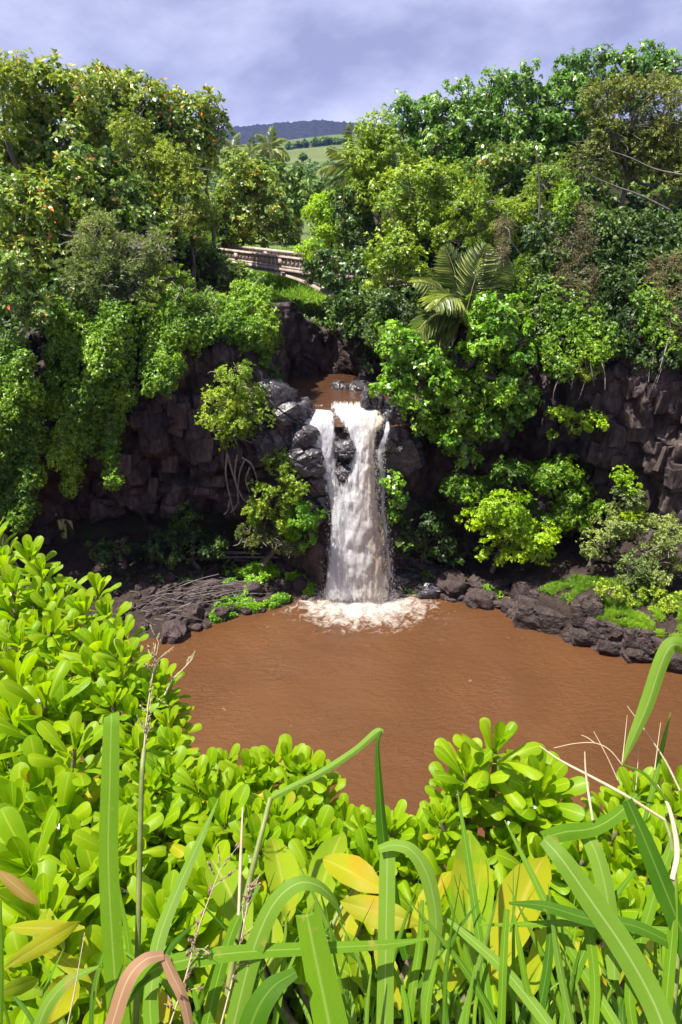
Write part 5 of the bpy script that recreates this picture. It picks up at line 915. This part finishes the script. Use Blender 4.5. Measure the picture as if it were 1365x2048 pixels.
# (label, shoots as (px, py, leaf length px[, height offset]))
shrubs = [
 ('tall naupaka shrub at the left frame edge under the dark cave', [(-15, 1075, 46), (5, 1130, 50), (60, 1115, 46), (85, 1150, 44), (25, 1180, 52), (70, 1205, 50), (110, 1215, 48), (130, 1185, 46), (15, 1235, 54), (75, 1262, 54), (105, 1265, 50), (40, 1290, 56), (-5, 1290, 56)]),
 ('naupaka shrub whose lone shoot stands up against the dark shore', [(193, 1180, 44), (165, 1225, 48), (215, 1235, 50), (150, 1275, 56), (245, 1270, 50), (200, 1300, 74), (250, 1320, 54), (140, 1320, 56), (185, 1345, 60), (240, 1365, 56), (285, 1390, 50), (110, 1330, 58), (225, 1410, 60)]),
 ('naupaka shrub behind the seed stalk left of the pool', [(320, 1370, 52), (300, 1415, 52), (335, 1455, 52), (290, 1460, 56), (345, 1500, 50), (310, 1520, 58), (270, 1500, 60), (340, 1550, 56), (300, 1575, 60), (265, 1440, 58), (330, 1410, 50)]),
 ('big-leaved naupaka shrub at the lower left frame edge', [(30, 1360, 78), (90, 1400, 86), (75, 1470, 96), (20, 1440, 84), (130, 1440, 78), (150, 1500, 84), (10, 1540, 100), (80, 1580, 104), (140, 1580, 90), (30, 1640, 110), (110, 1660, 104), (180, 1640, 90), (170, 1420, 70)]),
 ('naupaka shrub behind the wide upright grass blade', [(260, 1620, 72), (300, 1650, 74), (270, 1700, 84), (330, 1700, 78), (310, 1760, 90), (250, 1770, 90), (350, 1640, 66), (160, 1720, 100), (200, 1790, 104), (120, 1760, 108), (60, 1740, 112), (230, 1690, 84)]),
 ('naupaka shrub at the pool side between the two stalks', [(415, 1555, 54), (450, 1540, 52), (500, 1545, 54), (540, 1540, 60), (575, 1530, 58), (610, 1545, 54), (640, 1555, 46), (480, 1580, 60), (530, 1590, 62), (590, 1590, 60), (430, 1600, 62), (645, 1590, 50), (395, 1570, 50)]),
 ('naupaka shrub under the bent stalk', [(400, 1640, 70), (450, 1650, 72), (500, 1650, 70), (380, 1700, 80), (430, 1710, 82), (480, 1700, 78), (550, 1640, 66), (600, 1640, 62), (640, 1640, 60), (520, 1700, 76), (570, 1700, 72), (625, 1690, 66), (360, 1590, 58)]),
 ('low naupaka shrub in the middle where the pool shows lowest', [(690, 1650, 56), (730, 1665, 58), (780, 1660, 56), (820, 1670, 58), (860, 1655, 56), (705, 1700, 66), (760, 1710, 66), (810, 1715, 66), (850, 1710, 66), (890, 1690, 62), (670, 1690, 62), (885, 1640, 48), (740, 1740, 76), (830, 1760, 76)]),
 ('naupaka bush standing tallest against the brown pool right of centre', [(935, 1545, 76, .10), (990, 1500, 80, .14), (905, 1590, 66, .05), (965, 1600, 72, .05), (1080, 1585, 84, .06), (1030, 1560, 70, .08), (1045, 1630, 66, .0), (930, 1640, 60), (1100, 1640, 60)]),
 ('naupaka shrub at the right frame edge beside the pool', [(1225, 1620, 56), (1270, 1590, 58), (1310, 1580, 58), (1350, 1575, 58), (1240, 1660, 62), (1290, 1640, 62), (1340, 1630, 64), (1200, 1660, 54), (1370, 1620, 62), (1260, 1700, 70), (1320, 1690, 70)]),
 ('naupaka shrub half buried in grass at the lower right', [(1120, 1690, 64), (1170, 1720, 68), (1230, 1750, 74), (1300, 1760, 78), (1350, 1740, 78), (1080, 1730, 70), (1140, 1780, 80), (1200, 1820, 86), (1280, 1840, 90), (1350, 1840, 92), (1020, 1700, 66)]),
 ('shaded naupaka shrub behind the yellow leaves in the lower middle', [(560, 1760, 84), (640, 1770, 82), (700, 1780, 80), (480, 1780, 86), (420, 1790, 90), (520, 1850, 96), (600, 1850, 94), (680, 1860, 92), (900, 1770, 80), (870, 1840, 88), (960, 1830, 88), (1030, 1800, 84)]),
 ('naupaka shrub in the lower left corner under the yellow leaves', [(30, 1800, 116), (90, 1850, 120), (30, 1900, 124), (160, 1880, 116), (110, 1940, 122), (230, 1880, 108), (330, 1850, 100), (380, 1880, 100), (290, 1930, 108), (60, 1990, 128), (200, 1980, 118)])]
for lab, sh in shrubs:
    tops = []
    for s in sh:
        zc = ZC + (s[3] if len(s) > 3 else 0) + FR.gauss(0, .045) - .05; tops.append(on(s[0], s[1], zc))
    c = np.mean(tops, 0); rt = root('naupaka_shrub', (c[0], c[1], 13.75), lab, 'shrub', FG)
    for s, t in zip(sh, tops):
        sz = s[2] * depth(t) / F * 1.3; out_ = np.array([t[0] - c[0], t[1] - c[1] - .12, 0]) * .5
        rosette(rt, t, (out_[0] + FR.gauss(0, .12), out_[1] + FR.gauss(0, .12) - .06, 1), sz, n=FR.randint(16, 21))
        if FR.random() < .62:
            t2 = t + np.array([FR.gauss(0, .07), FR.gauss(-.03, .06), -FR.uniform(.06, .16)]); rosette(rt, t2, (FR.gauss(0, .25), FR.gauss(-.15, .2), 1), sz * FR.uniform(.8, 1.05), n=FR.randint(10, 14))

def blade_mesh(pts, widths, fold=.12, twist=0.0, n=40, jag=0, nv=5, name='blade'):
    P_ = spline(pts, n); W_ = np.interp(np.linspace(0, len(widths) - 1, n), np.arange(len(widths)), widths); T = nrmz(np.gradient(P_, axis=0))
    view = nrmz(P_ - CAM); side = nrmz(np.cross(T, view)); nr = np.cross(side, T)
    tw = np.linspace(0, 1, n)[:, None] * twist + (.25 if twist >= 0 else -.25); side, nr = side * np.cos(tw) + nr * np.sin(tw), nr * np.cos(tw) - side * np.sin(tw)
    j = np.linspace(-1, 1, nv); V = P_[:, None] + side[:, None] * (j[None, :, None] * W_[:, None, None] / 2) + nr[:, None] * (np.abs(j)[None, :, None] * W_[:, None, None] * fold)
    if jag:
        rr = np.random.default_rng(jag); V[-1] += (T[-1][None] * rr.uniform(-1, .4, (nv, 1)) * W_[-1] * .5)
    UV = np.stack(np.broadcast_arrays(np.linspace(0, 1, nv)[None], np.linspace(0, 3, n)[:, None]), -1)
    return V.reshape(-1, 3), grid_faces(n, nv), UV.reshape(-1, 2)
def add_blade(rt, px, widths, mat, t=(1.1, 1.1), fold=.12, twist=0.0, jag=0, name='blade', n=40):
    t = np.interp(np.linspace(0, 1, len(px)), np.linspace(0, 1, len(t)), t); pts = np.array([near(x, y, d) for (x, y), d in zip(px, t)]); rb = np.array(rt.location)
    V, Q, UV = blade_mesh(pts, np.array(widths) * .82 * np.mean(t) / F, fold, twist, n, jag, nv=9 if jag else 5); return link(name, mesh_np(name, V - rb, Q, uv=UV, smooth_=True), M[mat], rt)
def add_stalk(rt, px, r, mat, t=(1.1, 1.1), name='stalk'):
    t = np.interp(np.linspace(0, 1, len(px)), np.linspace(0, 1, len(t)), t); pts = np.array([near(x, y, d) for (x, y), d in zip(px, t)]); rb = np.array(rt.location); r = np.array(r) * np.mean(t) / F
    acc = Acc(); acc.add(*tube(spline(pts, 16), np.interp(np.linspace(0, 1, 16), np.linspace(0, 1, len(r)), r), 7)); return acc.build(name, M[mat], rt, rb)
def panicle(rt, px, t, nb, blen, mat, seed, up=1.0, size=5):
    rg = np.random.default_rng(seed); pts = spline(np.array([near(x, y, t) for x, y in px]), 20); rb = np.array(rt.location); s = t / F; acc = Acc(); sd = []
    acc.add(*tube(pts, np.linspace(2.2, .8, 20) * s, 5))
    for i in range(nb):
        a = pts[rg.integers(2, 20)]; T = nrmz(pts[-1] - pts[0]); d = nrmz(T * up + rg.normal(size=3) * .5); e = a + d * blen * s * rg.uniform(.3, 1); acc.add(*tube([a, (a + e) / 2 + rg.normal(size=3) * 2 * s, e], [.7 * s, .6 * s, .5 * s], 4))
        for k in range(6): sd.append((a + (e - a) * rg.uniform(.15, 1), d))
    tag(acc.build('panicle', M['straw'], rt, rb), kind='stuff'); Vs, Ts = [], []
    for i, (p, d) in enumerate(sd):
        A = nrmz(np.cross(d, [.3, .8, .1])); B = np.cross(d, A); L_ = size * s * rg.uniform(.7, 1.2); r_ = L_ * .3; q = p + rg.normal(size=3) * 1.5 * s
        Vs.append(np.array([q + A * r_, q - A * r_, q + B * r_, q - B * r_, q + d * L_, q - d * L_])); Ts.append(of + 6 * i)
    tag(link('seed', mesh_np('seed', np.concatenate(Vs) - rb, tris=np.concatenate(Ts), smooth_=True), M[mat], rt), kind='stuff')
gz = lambda x, y: (x, y, 14.0)
GR = 'clumps of broad grass in the foreground'
def clump(label, px, t=1.1): p = near(px, 2150, t); return root('grass_clump', (p[0], p[1], 14.05), label, 'grass', GR)
c1 = clump('grass clump with one wide upright blade and a tall seed stalk at lower left', 260)
add_blade(c1, [(245, 2150), (238, 2048), (226, 1900), (217, 1720), (220, 1560), (223, 1440), (223, 1428)], [48, 50, 50, 47, 45, 40, 38], 'blade', (1.0, 1.15), fold=.06)
add_stalk(c1, [(270, 2120), (275, 1960), (279, 1760), (284, 1560), (289, 1497)], [6.5, 6, 5.5, 5], 'stem', (1.05, 1.15)); panicle(c1, [(287, 1520), (296, 1420), (306, 1350), (318, 1285)], 1.16, 26, 60, 'seed', 3)
panicle(c1, [(330, 1390), (345, 1360), (365, 1340), (385, 1318)], 1.17, 6, 26, 'seed', 4, size=4)
add_blade(c1, [(300, 2000), (318, 1880), (360, 1770), (405, 1670), (437, 1598)], [30, 34, 28, 18, 2], 'blade_pale', (1.02, 1.2))
add_blade(c1, [(310, 1940), (345, 1890), (385, 1850)], [14, 18, 4], 'blade_dark', (1.04, 1.1))
c2 = clump('grass clump with a dry brown folded blade at the bottom left', 300, 1.0)
add_blade(c2, [(195, 2150), (225, 2048), (255, 1960), (290, 1920), (328, 1910)], [34, 38, 40, 32, 20], 'blade_dry', (.95, 1.0), fold=.05)
add_blade(c2, [(328, 1912), (345, 1950), (368, 2000), (385, 2080)], [20, 28, 26, 20], 'blade_dry', (1.0, .98))
add_blade(c2, [(250, 2010), (300, 1945), (380, 1918), (500, 1903), (640, 1896), (780, 1888), (866, 1876)], [14, 34, 40, 34, 28, 20, 3], 'blade', (1.0, 1.02), fold=.08)
add_blade(c2, [(60, 2120), (90, 2020), (140, 1960), (205, 1930)], [24, 32, 28, 3], 'blade_pale', (.98, 1.02))
add_blade(c2, [(0, 2100), (3, 1950), (2, 1800)], [10, 12, 4], 'blade', (1, 1)); add_blade(c2, [(310, 2110), (300, 2000), (312, 1880)], [34, 40, 12], 'blade', (1.02, 1.1)); add_blade(c2, [(180, 2100), (240, 2010), (300, 1950)], [14, 16, 10], 'blade_dark', (.98, 1.0))
add_stalk(c2, [(130, 2080), (150, 1980), (170, 1865)], [1.6, 1.4, .8], 'straw', (.98, 1.0), 'straw')
c3 = clump('grass clump with the tall bent stalk folding over the pool', 470)
add_stalk(c3, [(440, 2100), (465, 1930), (500, 1760), (525, 1660), (541, 1597)], [7, 6.5, 6, 5.5, 5.5], 'stem', (1.1, 1.25)); add_blade(c3, [(539, 1600), (560, 1585), (640, 1545), (710, 1500), (752, 1464), (767, 1462)], [10, 16, 18, 17, 19, 10], 'blade_pale', (1.25, 1.25), fold=.35)
add_blade(c3, [(764, 1461), (756, 1490), (760, 1580), (768, 1680), (785, 1780), (806, 1880), (815, 1920)], [10, 9, 20, 30, 34, 26, 20], 'blade_dark', (1.25, 1.2), fold=.25)
add_stalk(c3, [(478, 1830), (482, 1720), (486, 1615)], [3, 3.5, 1.5], 'straw', (1.1, 1.15), 'straw')
panicle(c3, [(330, 2080), (370, 1960), (400, 1850), (440, 1740)], 1.0, 22, 70, 'seed_purple', 6, size=7); panicle(c3, [(440, 2060), (470, 1940), (490, 1840), (500, 1780)], 1.02, 18, 60, 'seed_purple', 7, size=6)
c4 = clump('grass clump with a broad arching blade at the bottom centre', 560, 1.0)
add_blade(c4, [(445, 2150), (470, 2040), (505, 1905), (545, 1812), (592, 1768), (635, 1770), (668, 1800), (690, 1850)], [44, 48, 50, 48, 42, 34, 22, 3], 'blade_pale', (1.0, 1.04), fold=.1, twist=.5)
add_blade(c4, [(675, 2140), (655, 2030), (632, 1920), (612, 1820)], [86, 84, 74, 62], 'blade', (.95, 1.0), fold=.18, jag=5)
add_blade(c4, [(480, 2130), (510, 2030), (545, 1975), (592, 1944)], [60, 66, 52, 24], 'blade_dark', (.93, .96)); add_blade(c4, [(400, 2120), (430, 1980), (470, 1850), (520, 1770)], [30, 32, 26, 8], 'blade', (1.04, 1.12))
c5 = clump('grass clump with a wide pale upright blade that folds to the right', 770, 1.05)
add_blade(c5, [(768, 2140), (770, 2030), (772, 1900), (774, 1780), (775, 1694)], [42, 42, 42, 42, 40], 'blade_pale', (1.02, 1.1), fold=.05)
add_blade(c5, [(757, 1698), (790, 1690), (825, 1702), (855, 1750), (872, 1830), (868, 1900), (850, 1985), (838, 2050)], [18, 26, 34, 38, 36, 28, 16, 6], 'blade_pale', (1.09, 1.06), fold=.1)
add_blade(c5, [(810, 2140), (822, 2000), (838, 1900), (845, 1800)], [24, 22, 20, 10], 'blade', (1.03, 1.1)); add_blade(c5, [(730, 2120), (735, 2010), (744, 1930)], [12, 10, 2], 'blade_pale', (1.0, 1.02)); add_blade(c5, [(850, 2130), (855, 2000), (880, 1900)], [20, 20, 6], 'blade', (1, 1.05))
c6 = clump('grass clump with narrow upright blades right of centre', 950, 1.05)
add_blade(c6, [(995, 2140), (975, 2000), (955, 1850), (935, 1710), (915, 1580)], [26, 24, 22, 18, 3], 'blade', (1.0, 1.2)); add_blade(c6, [(1000, 2140), (1004, 2000), (1008, 1900), (1014, 1818)], [20, 20, 20, 14], 'blade', (1.0, 1.05))
add_blade(c6, [(872, 1822), (930, 1868), (1000, 1930), (1060, 2000), (1120, 2080)], [3, 20, 28, 30, 30], 'blade_pale', (1.1, .98)); add_blade(c6, [(920, 2120), (935, 2020), (950, 1930)], [16, 14, 4], 'blade', (1, 1.04)); add_blade(c6, [(1010, 1640), (1060, 1740), (1120, 1860), (1190, 1980), (1250, 2080)], [3, 16, 24, 26, 26], 'blade', (1.2, 1.0)); add_blade(c6, [(905, 2110), (890, 2000), (902, 1890), (960, 1800)], [10, 12, 10, 2], 'blade_dark', (1, 1.1))
c7 = clump('grass clump with the widest blade arching across the lower right', 1250, 1.0)
add_blade(c7, [(1345, 2110), (1310, 2010), (1250, 1900), (1185, 1805), (1125, 1720), (1088, 1678)], [62, 62, 64, 60, 50, 34], 'blade_pale', (.95, 1.08), fold=.05)
add_blade(c7, [(1088, 1676), (1130, 1664), (1190, 1655), (1240, 1625), (1275, 1588)], [34, 40, 36, 32, 22], 'blade', (1.08, 1.15)); add_blade(c7, [(1160, 1655), (1190, 1700), (1212, 1780), (1225, 1880), (1230, 1960)], [30, 42, 44, 40, 30], 'blade_pale', (1.12, 1.05))
add_blade(c7, [(1255, 1600), (1290, 1680), (1335, 1790), (1375, 1890), (1400, 1960)], [28, 44, 50, 50, 46], 'blade_dark', (1.05, .98)); add_blade(c7, [(1018, 1806), (1090, 1812), (1180, 1838), (1270, 1852), (1370, 1900)], [6, 26, 32, 30, 26], 'blade_dark', (1.06, 1.0))
add_blade(c7, [(960, 1850), (1060, 1848), (1160, 1845), (1260, 1855), (1350, 1860)], [4, 14, 18, 16, 12], 'blade', (1.08, 1.05)); add_blade(c7, [(1325, 2120), (1335, 1980), (1345, 1870), (1352, 1770)], [28, 28, 26, 8], 'blade', (.97, 1.02))
add_blade(c7, [(1120, 2120), (1140, 1980), (1200, 1840), (1270, 1740)], [20, 24, 24, 8], 'blade', (1.03, 1.12)); add_blade(c7, [(1280, 2120), (1260, 1980), (1300, 1820), (1340, 1700), (1360, 1640)], [20, 26, 26, 22, 6], 'blade', (1.02, 1.12)); add_blade(c7, [(1050, 2120), (1085, 1990), (1100, 1880), (1095, 1790)], [22, 24, 20, 5], 'blade_dark', (1.02, 1.1)); add_blade(c7, [(1180, 2120), (1190, 1990), (1180, 1880), (1150, 1770)], [22, 26, 24, 6], 'blade', (1.02, 1.08)); add_blade(c7, [(1100, 2110), (1060, 2000), (1040, 1900), (1030, 1830)], [14, 18, 14, 4], 'blade', (1.0, 1.04))
c8 = clump('tall grass shoot entering at the right edge over the pool', 1340, 1.1)
add_blade(c8, [(1400, 1330), (1372, 1298), (1346, 1290), (1325, 1322), (1295, 1410), (1265, 1480), (1246, 1528)], [34, 40, 38, 36, 34, 22, 3], 'blade_pale', (1.12, 1.12), fold=.2)
add_blade(c8, [(1340, 1610), (1310, 1570), (1285, 1545), (1245, 1528)], [8, 9, 7, 3], 'blade', (1.1, 1.12)); add_blade(c8, [(1290, 1640), (1310, 1560), (1328, 1480), (1342, 1425)], [10, 14, 10, 2], 'blade', (1.15, 1.2)); add_stalk(c8, [(1330, 1640), (1250, 1590), (1180, 1552), (1120, 1520), (1080, 1492)], [3, 3.4, 3, 2, 1], 'straw', (1.12, 1.15), 'straw'); add_stalk(c8, [(1186, 1640), (1178, 1590), (1172, 1545), (1170, 1503)], [2.4, 2.6, 2, 1], 'straw', (1.12, 1.14), 'straw')
add_stalk(c8, [(1360, 1580), (1330, 1520), (1290, 1460), (1255, 1412)], [2.2, 1.8, 1.4, .8], 'straw', (1.14, 1.16), 'straw'); add_stalk(c8, [(1345, 1760), (1355, 1700), (1340, 1620), (1315, 1570)], [5, 6, 4, 2], 'straw', (1.05, 1.12), 'straw')
for pl in [[(1245, 1530), (1220, 1500), (1190, 1486), (1150, 1487), (1108, 1496)], [(1236, 1560), (1218, 1520), (1200, 1485), (1188, 1463)], [(1245, 1525), (1250, 1480), (1255, 1430)], [(1272, 1580), (1276, 1530), (1278, 1485)], [(1310, 1540), (1316, 1490), (1322, 1445)], [(1190, 1486), (1175, 1475), (1163, 1470)]]: add_stalk(c8, pl, [1.2, 1.0, .8, .6], 'straw', (1.14, 1.14), 'seed_stalk')
add_stalk(c8, [(1340, 2080), (1355, 1900), (1345, 1700), (1330, 1640)], [6, 6, 5, 4], 'stem', (1.05, 1.12)); add_blade(c8, [(1420, 1480), (1405, 1400), (1400, 1330)], [34, 36, 34], 'blade', (1.1, 1.12))
# filler blades low in the frame so the clumps read as a dense stand
for i in range(96):
    x0 = FR.uniform(880, 1400) if i < 62 else FR.uniform(0, 880); L_ = FR.uniform(120, 400); an = FR.gauss(0, .32); cl = min((c1, c2, c3, c4, c5, c6, c7), key=lambda c: abs(c.location.x - near(x0, 2150, 1.05)[0])); tt_ = FR.uniform(1.0, 1.2); w_ = FR.uniform(6, 22); bx = FR.gauss(0, 50)
    p0 = (x0, 2130); p2 = (x0 + math.sin(an) * L_ + bx, 2110 - math.cos(an) * L_); p1 = ((p0[0] + p2[0]) / 2 - bx * .35, (p0[1] + p2[1]) / 2 - 20); add_blade(cl, [p0, p1, p2], [w_ * .8, w_, 2], FR.choice(['blade', 'blade', 'blade_dark', 'blade_pale']), (tt_, tt_ + .08), twist=FR.gauss(0, .4), n=16)

# broad yellow-green leaves
ELL = ([0, .08, .25, .5, .75, .9, 1], [.12, .35, .8, 1.0, .78, .42, .03])
def broad(rt, base, tip, wpx, t, mat, curl=-.25, bend=.5, roll=0.0, seed=0):
    a = near(*base, t[0]); b = near(*tip, t[1]); rb = np.array(rt.location); L_ = float(np.linalg.norm(b - a)); me = leaf_shape(curl, bend, wpx * .74 * np.mean(t) / F / L_, seed, ELL, nu=18, nv=9, wave=.05, fold=.24); me.materials.append(M[mat])
    d = Vector(nrmz(b - a)); v = Vector(nrmz(CAM - (a + b) / 2)); x = d.cross(v).normalized(); z = x.cross(d); o = bpy.data.objects.new('leaf', me); o.parent = rt
    o.matrix_local = Matrix.Translation(Vector(a - rb)) @ Matrix((x, d, z)).transposed().to_4x4() @ Matrix.Rotation(roll, 4, 'Y') @ Matrix.Scale(L_ * (1 + bend * bend * .12), 4); COL.objects.link(o); return o
def bplant(label, px, t=1.3): p = near(px, 2000, t); return root('broadleaf_plant', (p[0], p[1], 14.05), label, 'plant', 'broad-leaved plants in the foreground')
p1 = bplant('broad-leaved plant with orange and yellow leaves in the lower middle', 660)
broad(p1, (580, 1850), (545, 1650), 92, (1.25, 1.42), 'broadleaf', roll=.3, seed=1); broad(p1, (625, 1850), (676, 1640), 92, (1.25, 1.42), 'broadleaf', roll=-.3, seed=2); broad(p1, (770, 1785), (640, 1705), 84, (1.22, 1.30), 'broadleaf_y', bend=.5, roll=.3, seed=3); broad(p1, (840, 1848), (675, 1803), 80, (1.18, 1.22), 'broadleaf_y', curl=.5, bend=.5, roll=-.2, seed=4)
broad(p1, (500, 1880), (425, 1690), 100, (1.25, 1.4), 'broadleaf', roll=.2, seed=5); broad(p1, (700, 1950), (610, 1890), 80, (1.2, 1.22), 'broadleaf', seed=6); broad(p1, (800, 2020), (755, 1880), 60, (1.15, 1.2), 'broadleaf_y', seed=7); broad(p1, (660, 1900), (640, 1745), 74, (1.24, 1.36), 'broadleaf', seed=20); broad(p1, (730, 1990), (700, 1850), 70, (1.15, 1.25), 'broadleaf', roll=.5, seed=21)
add_stalk(p1, [(655, 1990), (650, 1900), (680, 1820), (720, 1760)], [6, 6, 4, 3], 'stem', (1.2, 1.3), 'stem')
p2 = bplant('broad-leaved plant with two tall yellow-green leaves right of centre', 980)
broad(p2, (935, 1960), (945, 1628), 118, (1.15, 1.42), 'broadleaf', roll=.25, seed=8); broad(p2, (990, 1960), (1085, 1672), 124, (1.15, 1.38), 'broadleaf_y', roll=-.25, seed=9); broad(p2, (950, 1860), (965, 1690), 50, (1.22, 1.36), 'broadleaf', roll=-.1, seed=10); broad(p2, (900, 1960), (850, 1790), 70, (1.15, 1.25), 'broadleaf', roll=.5, seed=11); broad(p2, (1060, 2000), (1130, 1800), 80, (1.15, 1.3), 'broadleaf', roll=-.4, seed=12); broad(p2, (1200, 2000), (1150, 1880), 70, (1.15, 1.2), 'broadleaf_y', seed=22); broad(p2, (1330, 2040), (1365, 1860), 90, (1.12, 1.2), 'broadleaf', seed=23)
p3 = bplant('plant with long yellow leaves in the lower left corner', 90)
broad(p3, (10, 1935), (165, 1838), 52, (1.12, 1.2), 'broadleaf_y', curl=.6, seed=13); broad(p3, (170, 1855), (10, 1860), 44, (1.25, 1.22), 'broadleaf_y', curl=.7, seed=14); broad(p3, (95, 2060), (150, 1930), 84, (1.0, 1.1), 'broadleaf_y', seed=15); broad(p3, (-10, 1990), (90, 1955), 44, (1.05, 1.12), 'broadleaf', curl=.6, seed=16); broad(p3, (-5, 1740), (72, 1808), 40, (1.25, 1.22), 'naupaka_brown', curl=.9, seed=17); broad(p3, (340, 2050), (290, 1960), 60, (1.05, 1.12), 'broadleaf_y', seed=18); broad(p3, (450, 2060), (420, 1980), 70, (1.05, 1.1), 'broadleaf_y', seed=19)
for i in range(30):
    pl_, x0, x1 = FR.choice([(p1, 380, 860), (p2, 860, 1365), (p3, 0, 380)]); bx, by = FR.uniform(x0, x1), FR.uniform(1860, 2070); an = FR.gauss(0, .7); L_ = FR.uniform(90, 170); tb = FR.uniform(1.22, 1.36)
    broad(pl_, (bx, by), (bx + math.sin(an) * L_, by - math.cos(an) * L_), L_ * FR.uniform(.32, .5), (tb, tb + .08), FR.choice(['broadleaf', 'broadleaf', 'broadleaf_y']), roll=FR.gauss(0, .4), curl=FR.uniform(-.4, .7), seed=40 + i)
# leaf litter and seedlings on the cliff-top soil
rg = np.random.default_rng(91); n = 5200; x = rg.uniform(-1.6, 1.6, n); y = rg.uniform(.3, 2.6, n); ok = y < 1.3 + np.clip(-x - .3, 0, 1.2) * 1.1; x, y = x[ok], y[ok]; P_ = np.stack([x, y, 14.1 - .12 * y + rg.random(len(x)) * .22], 1)
V, Q, R = rosettes(P_, nrmz(rg.normal(size=P_.shape) * .35 + np.array([0, -.1, 1])), 5, .07, .032, rg, (30, 85)); o = link('ground_cover', mesh_np('ground_cover', V, Q, attrs={'rnd': ('FACE', R)}), M['fresh']); tag(o, 'small leafy weeds under the foreground shrubs', 'ground cover', kind='stuff')

# ---------------------------------------------------------------- the humid air over the valley
bm = bmesh.new(); bmesh.ops.create_cube(bm, size=1); me = bpy.data.meshes.new('haze'); bm.to_mesh(me); bm.free()
hz, hn, hl = new_mat('haze'); ho = hn.new('ShaderNodeOutputMaterial'); hv = hn.new('ShaderNodeVolumePrincipled'); hv.inputs['Color'].default_value = (.22, .30, 1.0, 1); hv.inputs['Density'].default_value = .0001; hl.new(hv.outputs[0], ho.inputs['Volume'])
o = link('haze', me, hz); o.location = (0, 1020, 89); o.scale = (2900, 2080, 186); tag(o, 'thin bluish haze filling the air over the valley', 'haze', kind='stuff')
